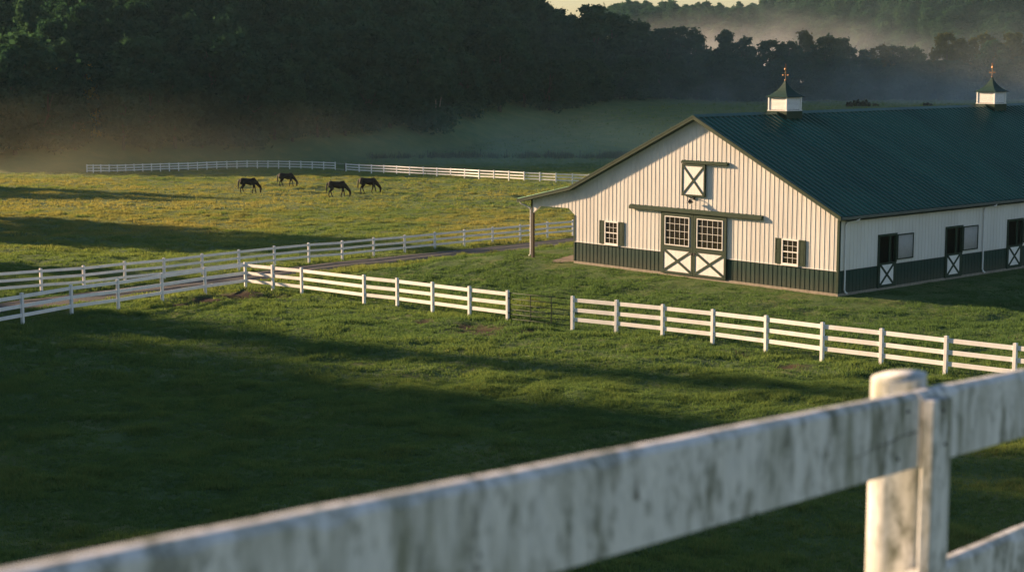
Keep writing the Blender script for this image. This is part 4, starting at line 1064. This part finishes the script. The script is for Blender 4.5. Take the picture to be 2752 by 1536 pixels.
def mist(name, c, half, d, label, aniso=.35, noise=.05, power=1.3, color=(.95, .95, .96)):
    """a bank of ground mist: dense in its middle, thinning out to nothing at its skin"""
    m, nt, v = volume(name + '_air', d, color, aniso)
    tc = N(nt, 'ShaderNodeTexCoord'); mp = N(nt, 'ShaderNodeMapping'); mp.inputs['Location'].default_value = (-1, -1, -1); mp.inputs['Scale'].default_value = (2, 2, 2); nt.links.new(tc.outputs['Generated'], mp.inputs[0])
    ln = N(nt, 'ShaderNodeVectorMath', operation='LENGTH'); nt.links.new(mp.outputs[0], ln.inputs[0])
    sub = N(nt, 'ShaderNodeMath', operation='SUBTRACT', use_clamp=True); sub.inputs[0].default_value = 1; nt.links.new(ln.outputs['Value'], sub.inputs[1])
    pw = N(nt, 'ShaderNodeMath', operation='POWER'); pw.inputs[1].default_value = power; nt.links.new(sub.outputs[0], pw.inputs[0])
    f = tex(nt, noise, 3, .55, (1, 1, 2.2)); mr = N(nt, 'ShaderNodeMapRange'); mr.inputs[1].default_value = .40; mr.inputs[2].default_value = .64; mr.inputs[3].default_value = .22; mr.inputs[4].default_value = 1.7; nt.links.new(f, mr.inputs[0])
    mu = N(nt, 'ShaderNodeMath', operation='MULTIPLY'); nt.links.new(pw.outputs[0], mu.inputs[0]); nt.links.new(mr.outputs[0], mu.inputs[1])
    m2 = N(nt, 'ShaderNodeMath', operation='MULTIPLY'); m2.inputs[1].default_value = d; nt.links.new(mu.outputs[0], m2.inputs[0]); nt.links.new(m2.outputs[0], v.inputs['Density'])
    o = MB().ball((0, 0, 0), half[0], half[1], half[2], 24, 14).build(name, m, None); o.location = c; tag(o, label, 'mist', kind='stuff'); o.display_type = 'WIRE'
mist('mist', (-62, 236, -4), (62, 34, 12), .0036, 'warm lit mist drifting at the foot of the wood, left of the pasture', color=(.93, .92, .66))
mist('mist', (-4, 266, -4), (66, 34, 9), .0075, 'low mist along the far pasture fence below the wood', color=(.62, .92, .86))
mist('mist', (84, 388, 0), (100, 30, 11), .018, 'low mist in front of the far treeline behind the barn roof', color=(.80, .90, .95))
mist('mist', (82, 610, 0), (85, 90, 30), .010, 'bright mist lit by the sun in the gap above the treeline')
mist('mist', (70, 385, 3), (120, 60, 24), .0028, 'thin pale veil of mist hanging about the far treeline', color=(.74, .90, .95), power=1.)
mist('mist', (170, 590, -4), (220, 130, 28), .0026, 'pale valley mist between the far treeline and the wooded ridge', color=(.86, .92, .98))
# ------------------------------------------------------------------ light, sky, camera
w = bpy.data.worlds.new('World'); SC.world = w; w.use_nodes = True; nt = w.node_tree
sky = nt.nodes.new('ShaderNodeTexSky'); sky.sky_type = 'NISHITA'; sky.sun_disc = False; sky.sun_elevation = R(SUN_EL); sky.sun_rotation = R(SUN_AZ); sky.altitude = 200; sky.air_density = 1.2; sky.dust_density = .7; sky.ozone_density = 1.5
bg = nt.nodes['Background']; tn = mix(nt, 1., sky.outputs[0], (1.0, .985, 1.10), 'MULTIPLY'); nt.links.new(tn, bg.inputs[0]); bg.inputs[1].default_value = .05
sl = bpy.data.lights.new('sun', 'SUN'); sl.energy = 5.0; sl.angle = R(2.4); sl.color = (1., .68, .41)
so = bpy.data.objects.new('sun', sl); COL.objects.link(so); so.rotation_euler = (-SUNV).to_track_quat('-Z', 'Y').to_euler(); so.location = (-60, 30, 60)
cam = bpy.data.cameras.new('camera'); co = bpy.data.objects.new('camera', cam); COL.objects.link(co); SC.camera = co
co.location = (0, 0, HC); co.rotation_euler = (R(90 - PITCH), 0, 0); cam.sensor_width = 36; cam.lens = FPX / 2752 * 36; cam.clip_end = 6000; cam.clip_start = .05
cam.dof.use_dof = True; cam.dof.focus_distance = 56; cam.dof.aperture_fstop = cam.lens / 1000 / .0115
SC.render.engine = 'CYCLES'; cy = SC.cycles
cy.max_bounces = 6; cy.diffuse_bounces = 3; cy.glossy_bounces = 3; cy.transmission_bounces = 3; cy.volume_bounces = 1; cy.transparent_max_bounces = 6
cy.use_denoising = True
SC.view_settings.view_transform = 'Standard'; SC.view_settings.look = 'None'; SC.view_settings.gamma = 1; SC.view_settings.exposure = 1.5
